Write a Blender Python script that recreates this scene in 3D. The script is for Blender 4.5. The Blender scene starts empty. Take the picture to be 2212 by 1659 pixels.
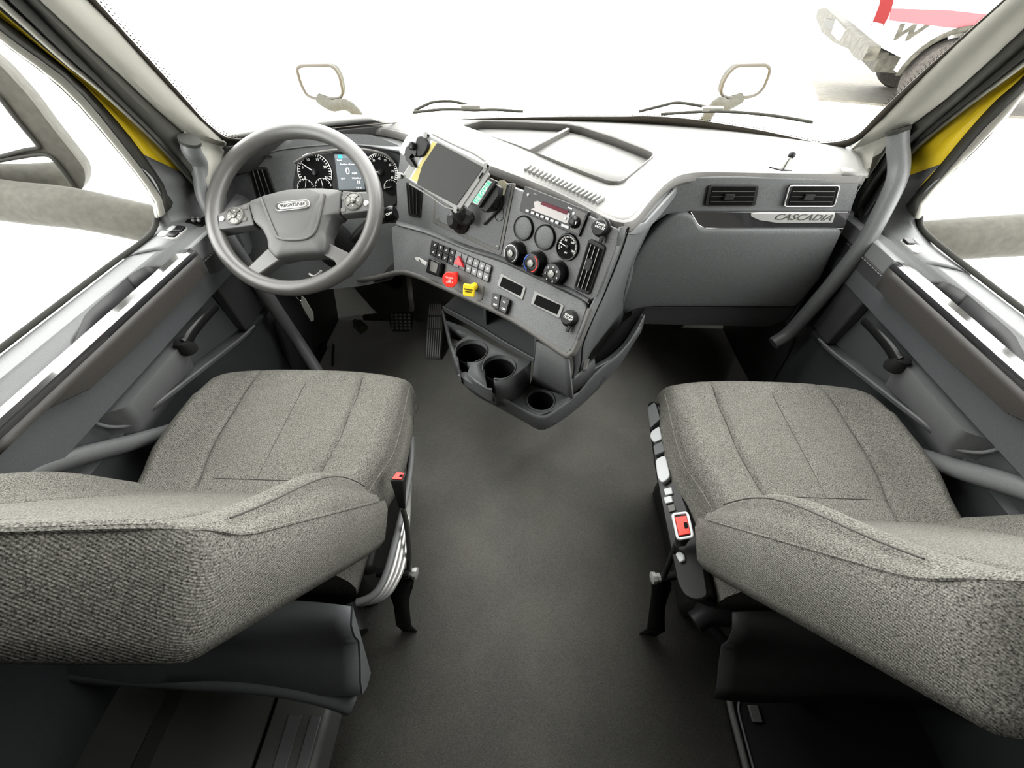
import bpy, bmesh, math, random
from mathutils import Vector as V, Matrix
random.seed(4)
S = bpy.context.scene
COL = S.collection
# ---------------------------------------------------------------- camera
FP = 831.0; W, H = 2212, 1659
TH = math.atan(955/831.); PS = math.radians(2.0)
CAM = V((-.03, 0, 1.25))
f0 = V((-math.sin(PS), math.cos(PS), 0)); RT = V((math.cos(PS), math.sin(PS), 0))
FW = f0*math.cos(TH) + V((0, 0, -math.sin(TH))); UP = f0*math.sin(TH) + V((0, 0, math.cos(TH)))
cd = bpy.data.cameras.new('camera'); cam = bpy.data.objects.new('camera', cd); COL.objects.link(cam)
cd.sensor_fit = 'HORIZONTAL'; cd.sensor_width = 36; cd.lens = 36*FP/W; cd.clip_start = .01; cd.clip_end = 300
cam.matrix_world = Matrix(((RT.x, UP.x, -FW.x, CAM.x), (RT.y, UP.y, -FW.y, CAM.y), (RT.z, UP.z, -FW.z, CAM.z), (0, 0, 0, 1)))
S.camera = cam
# ---------------------------------------------------------------- light
wd = bpy.data.worlds.new('sky'); S.world = wd; wd.use_nodes = True
bg = wd.node_tree.nodes['Background']; bg.inputs[0].default_value = (1, 1, .98, 1); bg.inputs[1].default_value = 1.0
S.view_settings.view_transform = 'Standard'; S.view_settings.look = 'None'; S.view_settings.gamma = 1
S.view_settings.use_curve_mapping = False
EXPO = 3.6
S.view_settings.exposure = EXPO
S.cycles.use_denoising = True
S.cycles.max_bounces = 8; S.cycles.transparent_max_bounces = 16
def portal(name, loc, rot, sx, sy):
    l = bpy.data.lights.new(name, 'AREA'); l.shape = 'RECTANGLE'; l.size = sx; l.size_y = sy
    l.cycles.is_portal = True
    o = bpy.data.objects.new(name, l); COL.objects.link(o); o.location = loc; o.rotation_euler = rot
    o['kind'] = 'helper'
portal('windscreen_daylight', (0, 1.30, 1.33), (math.radians(-68), 0, 0), 1.8, 1.0)
portal('left_window_daylight', (-1.03, .52, 1.2), (0, math.radians(-90), 0), .95, 1.1)
portal('right_window_daylight', (1.03, .52, 1.2), (0, math.radians(90), 0), .95, 1.1)
# ---------------------------------------------------------------- projection onto real planes
def ray(u, v): return FW + RT*((u-W/2)/FP) + UP*((H/2-v)/FP)
def un(u, v, ax, val):
    d = ray(u, v); i = 'xyz'.index(ax); return CAM + d*((val-CAM[i])/d[i])
def dep(u, v, t): return CAM + ray(u, v)*t
class PL:
    def __init__(s, p, n):
        s.p = V(p); s.n = V(n).normalized()
        s.ex = V((0, 0, 1)).cross(s.n)
        s.ex = s.ex.normalized() if s.ex.length > 1e-4 else V((1, 0, 0))
        s.ey = s.n.cross(s.ex)
    def at(s, u, v, h=0):
        d = ray(u, v); return CAM + d*(s.n.dot(s.p + s.n*h - CAM)/s.n.dot(d))
    def pts(s, L, h=0): return [s.at(u, v, h) for u, v in L]
    def loc(s, c, x, y, h=0): return c + s.ex*x + s.ey*y + s.n*h
# ---------------------------------------------------------------- materials
def srgb(c):
    return tuple(((x/255)/12.92 if x/255 <= .04045 else ((x/255+.055)/1.055)**2.4) for x in c)
MATS = {}
def mat(name, col, rough=.6, metal=0, spec=.3, grain=0, gscale=600, bump=0, bscale=500, rib=0, emit=0, coat=0, col2=None, cscale=8):
    m = bpy.data.materials.new(name); m.use_nodes = True; nt = m.node_tree; b = nt.nodes['Principled BSDF']
    N = nt.nodes.new; L = nt.links.new
    b.inputs['Base Color'].default_value = (*col, 1); b.inputs['Roughness'].default_value = rough
    b.inputs['Metallic'].default_value = metal; b.inputs['Specular IOR Level'].default_value = spec
    b.inputs['Coat Weight'].default_value = coat
    tc = N('ShaderNodeTexCoord')
    src = None
    if grain or True:
        n = N('ShaderNodeTexNoise'); n.inputs['Scale'].default_value = gscale; n.inputs['Detail'].default_value = 2
        L(tc.outputs['Object'], n.inputs['Vector'])
        r = N('ShaderNodeMapRange'); r.inputs['From Min'].default_value = .3; r.inputs['From Max'].default_value = .7
        g = max(grain, .04)
        r.inputs['To Min'].default_value = 1-g; r.inputs['To Max'].default_value = 1+g
        L(n.outputs['Fac'], r.inputs['Value'])
        base = N('ShaderNodeRGB'); base.outputs[0].default_value = (*col, 1); bo = base.outputs[0]
        if col2:
            n2 = N('ShaderNodeTexNoise'); n2.inputs['Scale'].default_value = cscale; n2.inputs['Detail'].default_value = 4
            L(tc.outputs['Object'], n2.inputs['Vector'])
            r2 = N('ShaderNodeMapRange'); r2.inputs['From Min'].default_value = .4; r2.inputs['From Max'].default_value = .65
            L(n2.outputs['Fac'], r2.inputs['Value'])
            mx = N('ShaderNodeMix'); mx.data_type = 'RGBA'; mx.inputs[6].default_value = (*col, 1); mx.inputs[7].default_value = (*col2, 1)
            L(r2.outputs[0], mx.inputs[0]); bo = mx.outputs[2]
        vm = N('ShaderNodeVectorMath'); vm.operation = 'SCALE'; L(bo, vm.inputs[0]); L(r.outputs[0], vm.inputs['Scale'])
        L(vm.outputs[0], b.inputs['Base Color']); src = n
    if bump or rib:
        bp = N('ShaderNodeBump'); bp.inputs['Strength'].default_value = bump or rib; bp.inputs['Distance'].default_value = .001
        nb = N('ShaderNodeTexNoise'); nb.inputs['Scale'].default_value = bscale; L(tc.outputs['Object'], nb.inputs['Vector'])
        ho = nb.outputs['Fac']
        if rib:
            w = N('ShaderNodeTexWave'); w.bands_direction = 'DIAGONAL'; w.inputs['Scale'].default_value = 170
            w.inputs['Distortion'].default_value = .6; w.inputs['Detail Scale'].default_value = 30
            L(tc.outputs['Object'], w.inputs['Vector'])
            ad = N('ShaderNodeMath'); ad.operation = 'ADD'; L(w.outputs['Fac'], ad.inputs[0]); L(nb.outputs['Fac'], ad.inputs[1]); ho = ad.outputs[0]
        L(ho, bp.inputs['Height']); L(bp.outputs[0], b.inputs['Normal'])
    if emit:
        b.inputs['Emission Color'].default_value = (*col, 1); b.inputs['Emission Strength'].default_value = emit
    MATS[name] = m; return m
def glassmat(name, refl, tint=(1, 1, 1), rough=0):
    m = bpy.data.materials.new(name); m.use_nodes = True; nt = m.node_tree; nt.nodes.clear()
    N = nt.nodes.new; L = nt.links.new
    o = N('ShaderNodeOutputMaterial'); mx = N('ShaderNodeMixShader'); t = N('ShaderNodeBsdfTransparent'); g = N('ShaderNodeBsdfGlossy')
    t.inputs[0].default_value = (*tint, 1); g.inputs['Roughness'].default_value = rough
    fr = N('ShaderNodeLayerWeight'); fr.inputs[0].default_value = refl
    L(fr.outputs['Fresnel'], mx.inputs[0]); L(t.outputs[0], mx.inputs[1]); L(g.outputs[0], mx.inputs[2]); L(mx.outputs[0], o.inputs[0])
    MATS[name] = m; return m
k = 2.0**-EXPO
mat('dash_top', (.165, .165, .155), .55, grain=.15, bump=.35, bscale=700)
mat('dash_grey', (.076, .080, .080), .5, grain=.3, bump=.5, bscale=900)
mat('dash_panel', (.088, .091, .091), .5, grain=.35, bump=.4, bscale=900)
mat('dash_edge', (.07, .068, .062), .5, grain=.15, bump=.3)
mat('trim_grey', (.088, .091, .091), .42, grain=.15, bump=.2, bscale=900)
mat('door_plastic', (.05, .053, .055), .42, grain=.15, bump=.25, bscale=900)
mat('door_dark', (.03, .031, .031), .5, grain=.15, bump=.25, bscale=900)
mat('armrest_face', (.028, .026, .023), .5, grain=.2, bump=.2)
mat('switch_grey', (.10, .102, .10), .45)
mat('black_plastic', (.010, .010, .010), .5, grain=.1, spec=.18)
mat('black_gloss', (.006, .006, .006), .25, spec=.15)
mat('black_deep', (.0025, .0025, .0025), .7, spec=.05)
mat('strip_gloss', (.02, .02, .021), .12, coat=1.0, spec=.8)
mat('wheel_rubber', (.055, .054, .05), .36, spec=.5, grain=.1, bump=.15, bscale=1200)
mat('wheel_pad', (.06, .06, .057), .45, grain=.1, bump=.15, bscale=1200)
mat('chrome', (.7, .7, .7), .15, metal=1)
mat('silver', (.42, .42, .40), .35, metal=.6)
mat('steel_dark', (.12, .12, .11), .4, metal=.8)
mat('white_mark', (.75, .75, .72), .5)
mat('light_button', (.34, .35, .35), .4)
mat('red', (.55, .02, .03), .4)
mat('red_bright', (.75, .03, .02), .35)
mat('yellow', (.75, .55, .02), .4)
mat('green', (.02, .36, .20), .4)
mat('blue', (.02, .08, .4), .4)
mat('orange_paint', (.55, .36, .02), .3, coat=.3)
mat('yellow_paint', (.62, .45, .015), .3, coat=.4)
mat('pillar_cloth', (.20, .197, .17), .85, grain=.06, bump=.25, bscale=1500, gscale=900)
mat('pillar_lower', (.17, .17, .155), .6, grain=.08, bump=.2)
mat('seal_grey', (.042, .042, .036), .7, spec=.15)
mat('seal_dark', (.022, .022, .019), .7, spec=.15)
mat('frame_grey', (.16, .158, .135), .5)
mat('frit', (.035, .03, .022), .5)
mat('floor_rubber', (.22, .215, .196), .7, grain=.3, bump=.3, bscale=500, col2=(.265, .257, .23), cscale=5)
mat('firewall', (.02, .02, .02), .8, grain=.2)
mat('fabric', (.090, .088, .077), .95, spec=.08, grain=.8, gscale=620, bump=.0, rib=.4, bscale=800, col2=(.102, .10, .088), cscale=6)
mat('fabric_seam', (.05, .05, .045), .95, spec=.1)
mat('vinyl', (.10, .108, .11), .48, grain=.1, bump=.2, bscale=60)
mat('vinyl_grey', (.075, .076, .072), .55, grain=.15)
mat('vinyl_dark', (.025, .026, .025), .55, grain=.15)
mat('liner', (.06, .058, .052), .9, grain=.1)
mat('pedal_rubber', (.13, .13, .12), .45)
mat('worn_rib', (.62, .62, .60), .4)
mat('button_white', (.33, .34, .34), .4)
mat('mirror_shell', (.042, .041, .034), .7, spec=.1, grain=.15, gscale=60)
mat('mirror_glass', (.95, .95, .95), .02, metal=1)
mat('concrete', (.75, .75, .72), .9, grain=.1, gscale=3, col2=(.85, .85, .83), cscale=.6)
mat('pad_shaded', (.068, .062, .048), .9, grain=.15, gscale=12, col2=(.10, .095, .08), cscale=.6)  # grey-brown lowered so the colour carries the shading around the pickup
mat('tyre', (.034, .031, .028), .9, grain=.3, gscale=30, spec=.1)
mat('white_paint', (.8, .8, .8), .3, coat=.4)
mat('maroon_paint', (.16, .045, .05), .4, spec=.1)
mat('bumper_grey', (.035, .033, .026), .7, grain=.4, gscale=14, spec=.1)
mat('tail_red', (.075, .005, .005), .4, spec=.1)
mat('paper', (.22, .22, .20), .8)
mat('bottle_green', (.18, .2, .12), .5)
mat('sticker', (.30, .28, .2), .8)
mat('screen_off', (.010, .010, .008), .2, spec=.12)
mat('film_yellow', (.30, .25, .03), .3)
mat('tablet_frame', (.16, .16, .15), .4)
mat('lcd', srgb((88, 96, 100)), .3, emit=1.0*k)
mat('lcd_dark', srgb((72, 78, 82)), .3, emit=1.0*k)
mat('lcd_white', (.8, .8, .8), .3, emit=.9*k)
mat('lcd_blue', srgb((40, 170, 215)), .3, emit=1.0*k)
mat('radio_red', (.07, .004, .012), .4, spec=.1)
mat('radio_glare', (.26, .24, .23), .3)  # pale colour stands in for sky glare on the radio display
mat('strap', (.12, .15, .16), .6)
glassmat('glass', .04)
M = MATS
# ---------------------------------------------------------------- builders
WL = {}
def _fin(o, parent, loc):
    COL.objects.link(o)
    if parent is not None:
        o.parent = parent
        o.location = loc - WL[parent.name]; WL[o.name] = loc
    else:
        o.location = loc; WL[o.name] = loc
    return o
def tag(o, label=None, cat=None, group=None, kind=None):
    if label: o['label'] = label
    if cat: o['category'] = cat
    if group: o['group'] = group
    if kind: o['kind'] = kind
    return o
def E(name, loc, label=None, cat=None, group=None, kind=None):
    o = bpy.data.objects.new(name, None); o.empty_display_size = .05
    COL.objects.link(o); o.location = V(loc); WL[o.name] = V(loc)
    return tag(o, label, cat, group, kind)
def mesh(name, vs, fs, m, parent=None, ang=40, bevel=0, solid=0, sub=0, seg=2, recalc=True, soff=-1):
    vs = [V(v) for v in vs]
    if parent is not None: loc = WL[parent.name]
    else:
        loc = V((sum(v.x for v in vs)/len(vs), sum(v.y for v in vs)/len(vs), min(v.z for v in vs)))
    me = bpy.data.meshes.new(name)
    me.from_pydata([tuple(v-loc) for v in vs], [], [tuple(f) for f in fs])
    if recalc or bevel:
        bm = bmesh.new(); bm.from_mesh(me)
        if recalc: bmesh.ops.recalc_face_normals(bm, faces=bm.faces)
        bm.to_mesh(me); bm.free()
    me.materials.append(M[m])
    for p in me.polygons: p.use_smooth = True
    me.set_sharp_from_angle(angle=math.radians(ang))
    o = bpy.data.objects.new(name, me); _fin(o, parent, loc)
    if solid:
        md = o.modifiers.new('t', 'SOLIDIFY'); md.thickness = solid; md.offset = soff
    if bevel:
        md = o.modifiers.new('b', 'BEVEL'); md.width = bevel; md.segments = seg; md.limit_method = 'ANGLE'; md.angle_limit = math.radians(35); md.use_clamp_overlap = True
        md.harden_normals = False
    if sub:
        md = o.modifiers.new('s', 'SUBSURF'); md.levels = sub; md.render_levels = sub
    return o
def rp(P, r, seg=4):
    out = []; n = len(P)
    for i in range(n):
        a, b, c = P[i-1], P[i], P[(i+1) % n]
        d1 = (a-b); d2 = (c-b); rr = min(r, d1.length*.45, d2.length*.45)
        p1 = b + d1.normalized()*rr; p2 = b + d2.normalized()*rr
        for j in range(seg+1):
            t = j/seg; out.append(p1*(1-t)**2 + b*2*t*(1-t) + p2*t*t)
    return out
def pr_vf(P, off):
    n = len(P); vs = list(P) + [p+off for p in P]
    fs = [list(range(n)), list(range(2*n-1, n-1, -1))] + [[i, n+i, n+(i+1) % n, (i+1) % n] for i in range(n)]
    return vs, fs
def prism(name, P, off, m, parent=None, bevel=0, seg=2, ang=40):
    vs, fs = pr_vf(P, V(off)); return mesh(name, vs, fs, m, parent, bevel=bevel, seg=seg, ang=ang)
def multi(name, parts, m, parent=None, bevel=0, ang=40):
    vs = []; fs = []
    for a, b in parts:
        k0 = len(vs); vs += a; fs += [[i+k0 for i in f] for f in b]
    return mesh(name, vs, fs, m, parent, bevel=bevel, ang=ang)
def box_vf(c, hx, hy, hz, ax=None):
    c = V(c); X, Y, Z = ax if ax else (V((1, 0, 0)), V((0, 1, 0)), V((0, 0, 1)))
    vs = [c + X*hx*a + Y*hy*b + Z*hz*d for a in (-1, 1) for b in (-1, 1) for d in (-1, 1)]
    return vs, [(0, 1, 3, 2), (4, 6, 7, 5), (0, 4, 5, 1), (2, 3, 7, 6), (0, 2, 6, 4), (1, 5, 7, 3)]
def box(name, c, hx, hy, hz, m, parent=None, bevel=0, ax=None, seg=2):
    a, b = box_vf(c, hx, hy, hz, ax); return mesh(name, a, b, m, parent, bevel=bevel, seg=seg)
def circ(c, ex, ey, r, n=32, r2=None, a0=0, a1=2*math.pi):
    full = abs(a1-a0-2*math.pi) < 1e-6; d = n if full else n-1
    return [c + ex*r*math.cos(a0+(a1-a0)*i/d) + ey*(r2 or r)*math.sin(a0+(a1-a0)*i/d) for i in range(n)]
def lathe(name, c, axis, prof, m, parent=None, n=32, cap=True, ang=35):
    """prof: list of (radius, height along axis)"""
    axis = V(axis).normalized(); ex = axis.orthogonal().normalized(); ey = axis.cross(ex)
    vs = []; fs = []
    for r, h in prof: vs += circ(V(c)+axis*h, ex, ey, max(r, 1e-5), n)
    for j in range(len(prof)-1):
        for i in range(n): fs.append((j*n+i, j*n+(i+1) % n, (j+1)*n+(i+1) % n, (j+1)*n+i))
    if cap:
        fs.append(tuple(range(n))); fs.append(tuple(range((len(prof)-1)*n, len(prof)*n)))
    return mesh(name, vs, fs, m, parent, ang=ang)
def cr(P, n=8, closed=False):
    """catmull-rom resample"""
    out = []; L = len(P); rng = range(L if closed else L-1)
    for i in rng:
        if closed: p0, p1, p2, p3 = P[i-1], P[i], P[(i+1) % L], P[(i+2) % L]
        else: p0, p1, p2, p3 = P[max(i-1, 0)], P[i], P[i+1], P[min(i+2, L-1)]
        for j in range(n):
            t = j/n; out.append(.5*((2*p1) + (p2-p0)*t + (2*p0-5*p1+4*p2-p3)*t*t + (3*p1-p0-3*p2+p3)*t**3))
    if not closed: out.append(P[-1])
    return out
def resamp(P, N):
    d = [0]
    for a, b in zip(P, P[1:]): d.append(d[-1]+(b-a).length)
    out = []; j = 0
    for i in range(N):
        s = d[-1]*i/(N-1)
        while j < len(P)-2 and d[j+1] < s: j += 1
        t = (s-d[j])/max(d[j+1]-d[j], 1e-9); out.append(P[j].lerp(P[j+1], min(max(t, 0), 1)))
    return out
def tube_vf(P, r, n=12, closed=False, r2=None, up=None):
    vs = []; fs = []; L = len(P); prev = None
    for i, p in enumerate(P):
        if closed: t = (P[(i+1) % L]-P[i-1])
        else: t = P[min(i+1, L-1)]-P[max(i-1, 0)]
        t.normalize()
        if up is not None:
            a = V(up) - t*V(up).dot(t); a.normalize()
        elif prev is None: a = t.orthogonal().normalized()
        else: a = (prev - t*prev.dot(t)).normalized()
        prev = a; b = t.cross(a)
        rr = r(i/(L-1)) if callable(r) else r
        vs += circ(p, a, b, rr, n, r2=(rr*r2 if r2 else None))
    for j in range(L if closed else L-1):
        q = (j+1) % L
        for i in range(n): fs.append((j*n+i, j*n+(i+1) % n, q*n+(i+1) % n, q*n+i))
    if not closed: fs += [tuple(range(n)), tuple(range((L-1)*n, L*n))]
    return vs, fs
def tube(name, P, r, m, parent=None, n=12, closed=False, r2=None, up=None, smooth=6):
    if smooth > 1: P = cr(P, smooth, closed)
    a, b = tube_vf(P, r, n, closed, r2, up); return mesh(name, a, b, m, parent, ang=50)
def sheet(name, rows, m, parent=None, N=24, solid=.003, sm=5, ang=35, bevel=0, soff=0, raw=False):
    R = rows if raw else [resamp(cr(r, sm) if sm > 1 else r, N) for r in rows]
    n = len(R[0]); vs = [p for r in R for p in r]; fs = []
    for j in range(len(R)-1):
        for i in range(n-1): fs.append((j*n+i, j*n+i+1, (j+1)*n+i+1, (j+1)*n+i))
    return mesh(name, vs, fs, m, parent, solid=solid, ang=ang, bevel=bevel, soff=soff)
def bake(o):
    """apply modifiers"""
    dg = bpy.context.evaluated_depsgraph_get(); me = bpy.data.meshes.new_from_object(o.evaluated_get(dg))
    o.modifiers.clear(); o.data = me
def cut(o, cutters):
    for c in cutters:
        md = o.modifiers.new('c', 'BOOLEAN'); md.operation = 'DIFFERENCE'; md.object = c; md.solver = 'EXACT'
    bpy.context.view_layer.update(); bake(o)
    for c in cutters: bpy.data.objects.remove(c)
def text(name, s, c, pl, size, m, parent, h=.0006, rot=0, ital=0, ext=.0003, sx=1, al='CENTER', bold=0):
    cu = bpy.data.curves.new(name, 'FONT'); cu.body = s; cu.size = size; cu.extrude = ext
    cu.offset = bold; cu.align_x = al; cu.align_y = 'CENTER'; cu.shear = ital; cu.materials.append(M[m]); cu.resolution_u = 3
    tmp = bpy.data.objects.new('tmp', cu); COL.objects.link(tmp)
    me = bpy.data.meshes.new_from_object(tmp.evaluated_get(bpy.context.evaluated_depsgraph_get()))
    bpy.data.objects.remove(tmp); bpy.data.curves.remove(cu)
    if not me.materials: me.materials.append(M[m])
    o = bpy.data.objects.new(name, me); COL.objects.link(o); o.parent = parent
    ex = pl.ex*math.cos(rot)+pl.ey*math.sin(rot); ey = -pl.ex*math.sin(rot)+pl.ey*math.cos(rot)
    p = c + pl.n*h - WL[parent.name]
    o.matrix_local = Matrix(((ex.x*sx, ey.x, pl.n.x, p.x), (ex.y*sx, ey.y, pl.n.y, p.y), (ex.z*sx, ey.z, pl.n.z, p.z), (0, 0, 0, 1)))
    WL[o.name] = WL[parent.name]; return o
def arc(name, c, pl, r, w, a0, a1, m, parent, h=.0006, n=24):
    """flat ring segment; angles in degrees, counter-clockwise from the right"""
    a0, a1 = math.radians(a0), math.radians(a1); c = c+pl.n*h
    A = circ(c, pl.ex, pl.ey, r, n, a0=a0, a1=a1); B = circ(c, pl.ex, pl.ey, r-w, n, a0=a0, a1=a1)
    return sheet(name, [A, B], m, parent, raw=True, solid=.0004, soff=0)
def ticks(name, c, pl, r, ln, w, a0, a1, n, m, parent, h=.0007):
    P = []
    for i in range(n):
        a = math.radians(a0+(a1-a0)*i/(n-1)); d = pl.ex*math.cos(a)+pl.ey*math.sin(a); q = pl.n.cross(d)
        P.append(box_vf(c+d*(r-ln/2)+pl.n*h, ln/2, w/2, .0002, (d, q, pl.n)))
    return multi(name, P, m, parent)
def mir(L): return [V((-p.x, p.y, p.z)) for p in L]

# ================================================================ the setting
def struct(o): o['kind'] = 'structure'; return o
fl = struct(mesh('floor', [(-1.05, -2.2, 0), (1.05, -2.2, 0), (1.05, 1.48, 0), (-1.05, 1.48, 0), (1.05, 1.60, .25), (-1.05, 1.60, .25)], [(0, 1, 2, 3), (3, 2, 4, 5)], 'floor_rubber', solid=.01))
struct(box('wall_front', (0, 1.61, .43), 1.02, .012, .25, 'firewall'))
struct(box('wall_back', (0, -2.2, 1.0), 1.06, .02, 1.0, 'liner'))
struct(box('ceiling', (0, -.62, 1.98), 1.06, 1.6, .02, 'liner'))
for s, nm in ((-1, 'left'), (1, 'right')):
    a = box_vf((s*1.05, -1.1, 1.0), .02, 1.1, 1.0); b = box_vf((s*1.05, .5, 1.84), .02, .55, .14)
    struct(multi('wall_'+nm, [a, b], 'liner'))
# windscreen surface
def wsy(x, z): return 1.40 - .24*(abs(x)/.85)**2.6 - .50*(z-.9)
def onws(u, v):
    d = ray(u, v); lo, hi = .3, 3.0
    for _ in range(40):
        t = (lo+hi)/2; p = CAM+d*t
        if p.y < wsy(p.x, p.z): lo = t
        else: hi = t
    return CAM+d*lo
def ext(L, z1=1.75):
    """continue the top of a pillar line upward out of the picture"""
    d = (L[0]-L[2]).normalized(); n = max((z1-L[0].z)/max(d.z, .3), .01)
    return [L[0]+d*n*t for t in (1, .66, .33)] + L
def mx(px): return px
R_out = [(2152, 13), (2068, 88), (1970, 176), (1902, 241), (1856, 288), (1824, 303), (1775, 309), (1732, 301), (1640, 281), (1550, 266), (1480, 256), (1400, 251)]
R_in = [(2174, 0), (2090, 75), (1993, 169), (1908, 257), (1862, 299), (1827, 318), (1781, 327), (1732, 320), (1640, 302), (1550, 287), (1480, 278), (1400, 268)]
def midws(L): return [onws(*q) for q in L]
ro, ri = midws(R_out), midws(R_in)
L_out = [(208, 0), (260, 59), (325, 130), (390, 202), (439, 257), (470, 284), (492, 297)]
L_in = [(187, 0), (228, 39), (293, 111), (358, 182), (423, 250), (456, 282), (486, 305)]
lo, li = midws(L_out), midws(L_in)
def wsp(x, z): return V((x, wsy(x, z), z))
cxs = [.24, .08, -.1, -.28, -.45, -.6, -.72, -.8]
zc = lambda x, b: .905 - .0*b
mid_o = [wsp(x, .8865+.016*min(1, max(0, (x+.32)/.6))) for x in cxs]
mid_i = [wsp(x, .885) for x in cxs]
FO = resamp(cr(ext(ro)+mid_o+list(reversed(ext(lo))), 5), 260)
FI = resamp(cr(ext(ri)+mid_i+list(reversed(ext(li))), 5), 260)
win = struct(E('window_1', (0, 1.4, .9)))
sheet('frit_band', [FO, FI], 'frit', win, raw=True, solid=.002)
rows = [[wsp(-.9+1.8*i/24, z) for i in range(25)] for z in (.87, 1.1, 1.3, 1.5, 1.75)]
sheet('glass', rows, 'glass', win, raw=True, solid=0)
dots = []
for row in range(3):
    for i in range(1, 259):
        for hh in (0, .5):
            p = FO[i].lerp(FO[i+1], hh); q = FI[i].lerp(FI[i+1], hh); d = (p-q).normalized(); e = (FO[i+1]-FO[i]).normalized()
            c = p + d*(.004+.006*row) + e*(.003 if row % 2 else 0); w = .0022-.0005*row
            dots.append(([c+e*w, c+d*w, c-e*w, c-d*w], [(0, 1, 2, 3)]))
multi('frit_dots', dots, 'frit', win)

base_ = [wsp(-.95+1.9*i/24, .875)+V((0, .012, 0)) for i in range(25)]
struct(sheet('trim_7', [base_, [V((p.x, p.y+.03, .80)) for p in base_], [V((p.x, 1.60, .66)) for p in base_]], 'firewall', raw=True, solid=.004))
# pillars and door frames (pixel lines on the car's own vertical planes)
RIGHT = {
 'E1': (.885, [(2212, 62), (2139, 130), (2042, 215), (1960, 277), (1925, 312), (1880, 375)]),
 'E2': (.905, [(2212, 107), (2091, 208), (1977, 303), (1925, 352), (1882, 420), (1837, 488)]),
 'E3': (.935, [(2212, 143), (2149, 186), (2058, 257), (1993, 309), (1950, 355), (1905, 430)]),
 'E4': (.955, [(2212, 166), (2156, 215), (2107, 267), (2058, 325), (2009, 384), (1957, 437)]),
 'E5': (.950, [(2212, 192), (2123, 280), (2058, 355), (2009, 410), (1983, 443), (1975, 470)]),
 'E6': (.985, [(2212, 202), (2156, 277), (2091, 342), (2025, 400), (1996, 440), (1988, 469)])}
LEFT = {
 'E1': (.885, [(86, 0), (195, 104), (260, 163), (325, 225), (390, 283), (407, 312), (425, 360), (445, 420)]),
 'E2': (.905, [(50, 0), (146, 100), (240, 195), (330, 285), (390, 350), (430, 400)]),
 'E3': (.935, [(0, 22), (65, 78), (146, 146), (208, 192), (293, 267), (358, 332), (436, 418)]),
 'E4': (.955, [(0, 39), (81, 101), (163, 169), (212, 218), (277, 293), (325, 358), (374, 432)]),
 'E5': (.950, [(0, 65), (130, 159), (195, 225), (260, 306), (325, 390), (352, 432), (358, 460)]),
 'E6': (.985, [(0, 88), (81, 150), (163, 225), (228, 299), (293, 377), (329, 433), (338, 472)])}
for s, D, pin in ((1, RIGHT, ri[:5]), (-1, LEFT, li)):
    L = {q: ext([un(u, v, 'x', s*x) for u, v in P], 1.72) for q, (x, P) in D.items()}
    if s > 0: pin = pin + [un(1832, 325, 'z', .875), un(1850, 350, 'z', .868), un(1872, 382, 'z', .866)]
    else: pin = pin + [un(486, 318, 'z', .868), un(478, 345, 'z', .86), un(462, 400, 'x', -.86)]
    E0 = ext(pin)
    tr = struct(E('trim_1' if s < 0 else 'trim_2', (s*.9, 1.1, .8)))
    lab = 'left' if s < 0 else 'right'
    A = resamp(cr(E0, 5), 30); B = resamp(cr(L['E1'], 5), 30)
    # rounded cloth cover between glass edge and seal
    rows = []
    for t in (0, .06, .25, .5, .75, .94, 1):
        bul = .022*math.sin(math.pi*min(max(t, 0), 1))**.6
        rows.append([a.lerp(b, t)+V((-s*.6, -.8, 0)).normalized()*bul for a, b in zip(A, B)])
    tag(sheet('pillar_cover', rows, 'pillar_cloth', tr, raw=True, solid=.003, soff=0), 'beige cloth pillar cover')
    C = resamp(cr(L['E2'], 5), 30); D3 = resamp(cr(L['E3'], 5), 30); D4 = resamp(cr(L['E4'], 5), 30)
    sheet('pillar_seal', [B, [p+V((-s*.006, -.004, 0)) for p in [a.lerp(b, .5) for a, b in zip(B, C)]], C], 'seal_grey', tr, raw=True, solid=.004)
    sheet('door_seal', [C, [a.lerp(b, .4)+V((-s*.012, -.012, 0)) for a, b in zip(C, D3)], [a.lerp(b, .5)+V((s*.004, .006, 0)) for a, b in zip(C, D3)], D3], 'seal_dark', tr, raw=True, solid=.004)
    g = [a.lerp(b, .72) for a, b in zip(C, D3)]
    tube('seal_bead', [p+V((-s*.006, -.006, 0)) for p in g], .006, 'frame_grey', tr, n=8, smooth=1)
    sheet('body_jamb', [D3, [a.lerp(b, .5)+V((s*.010, .008, 0)) for a, b in zip(D3, D4)], D4], 'yellow_paint', tr, raw=True, solid=.003)
    D5 = resamp(cr(L['E5'], 5), 30); D6 = resamp(cr(L['E6'], 5), 30)
    L[0] = (D4, D5, D6)
    # door frame is part of the door
    if s < 0: FRL = (D4, D5, D6)
    else: FRR = (D4, D5, D6)

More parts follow.
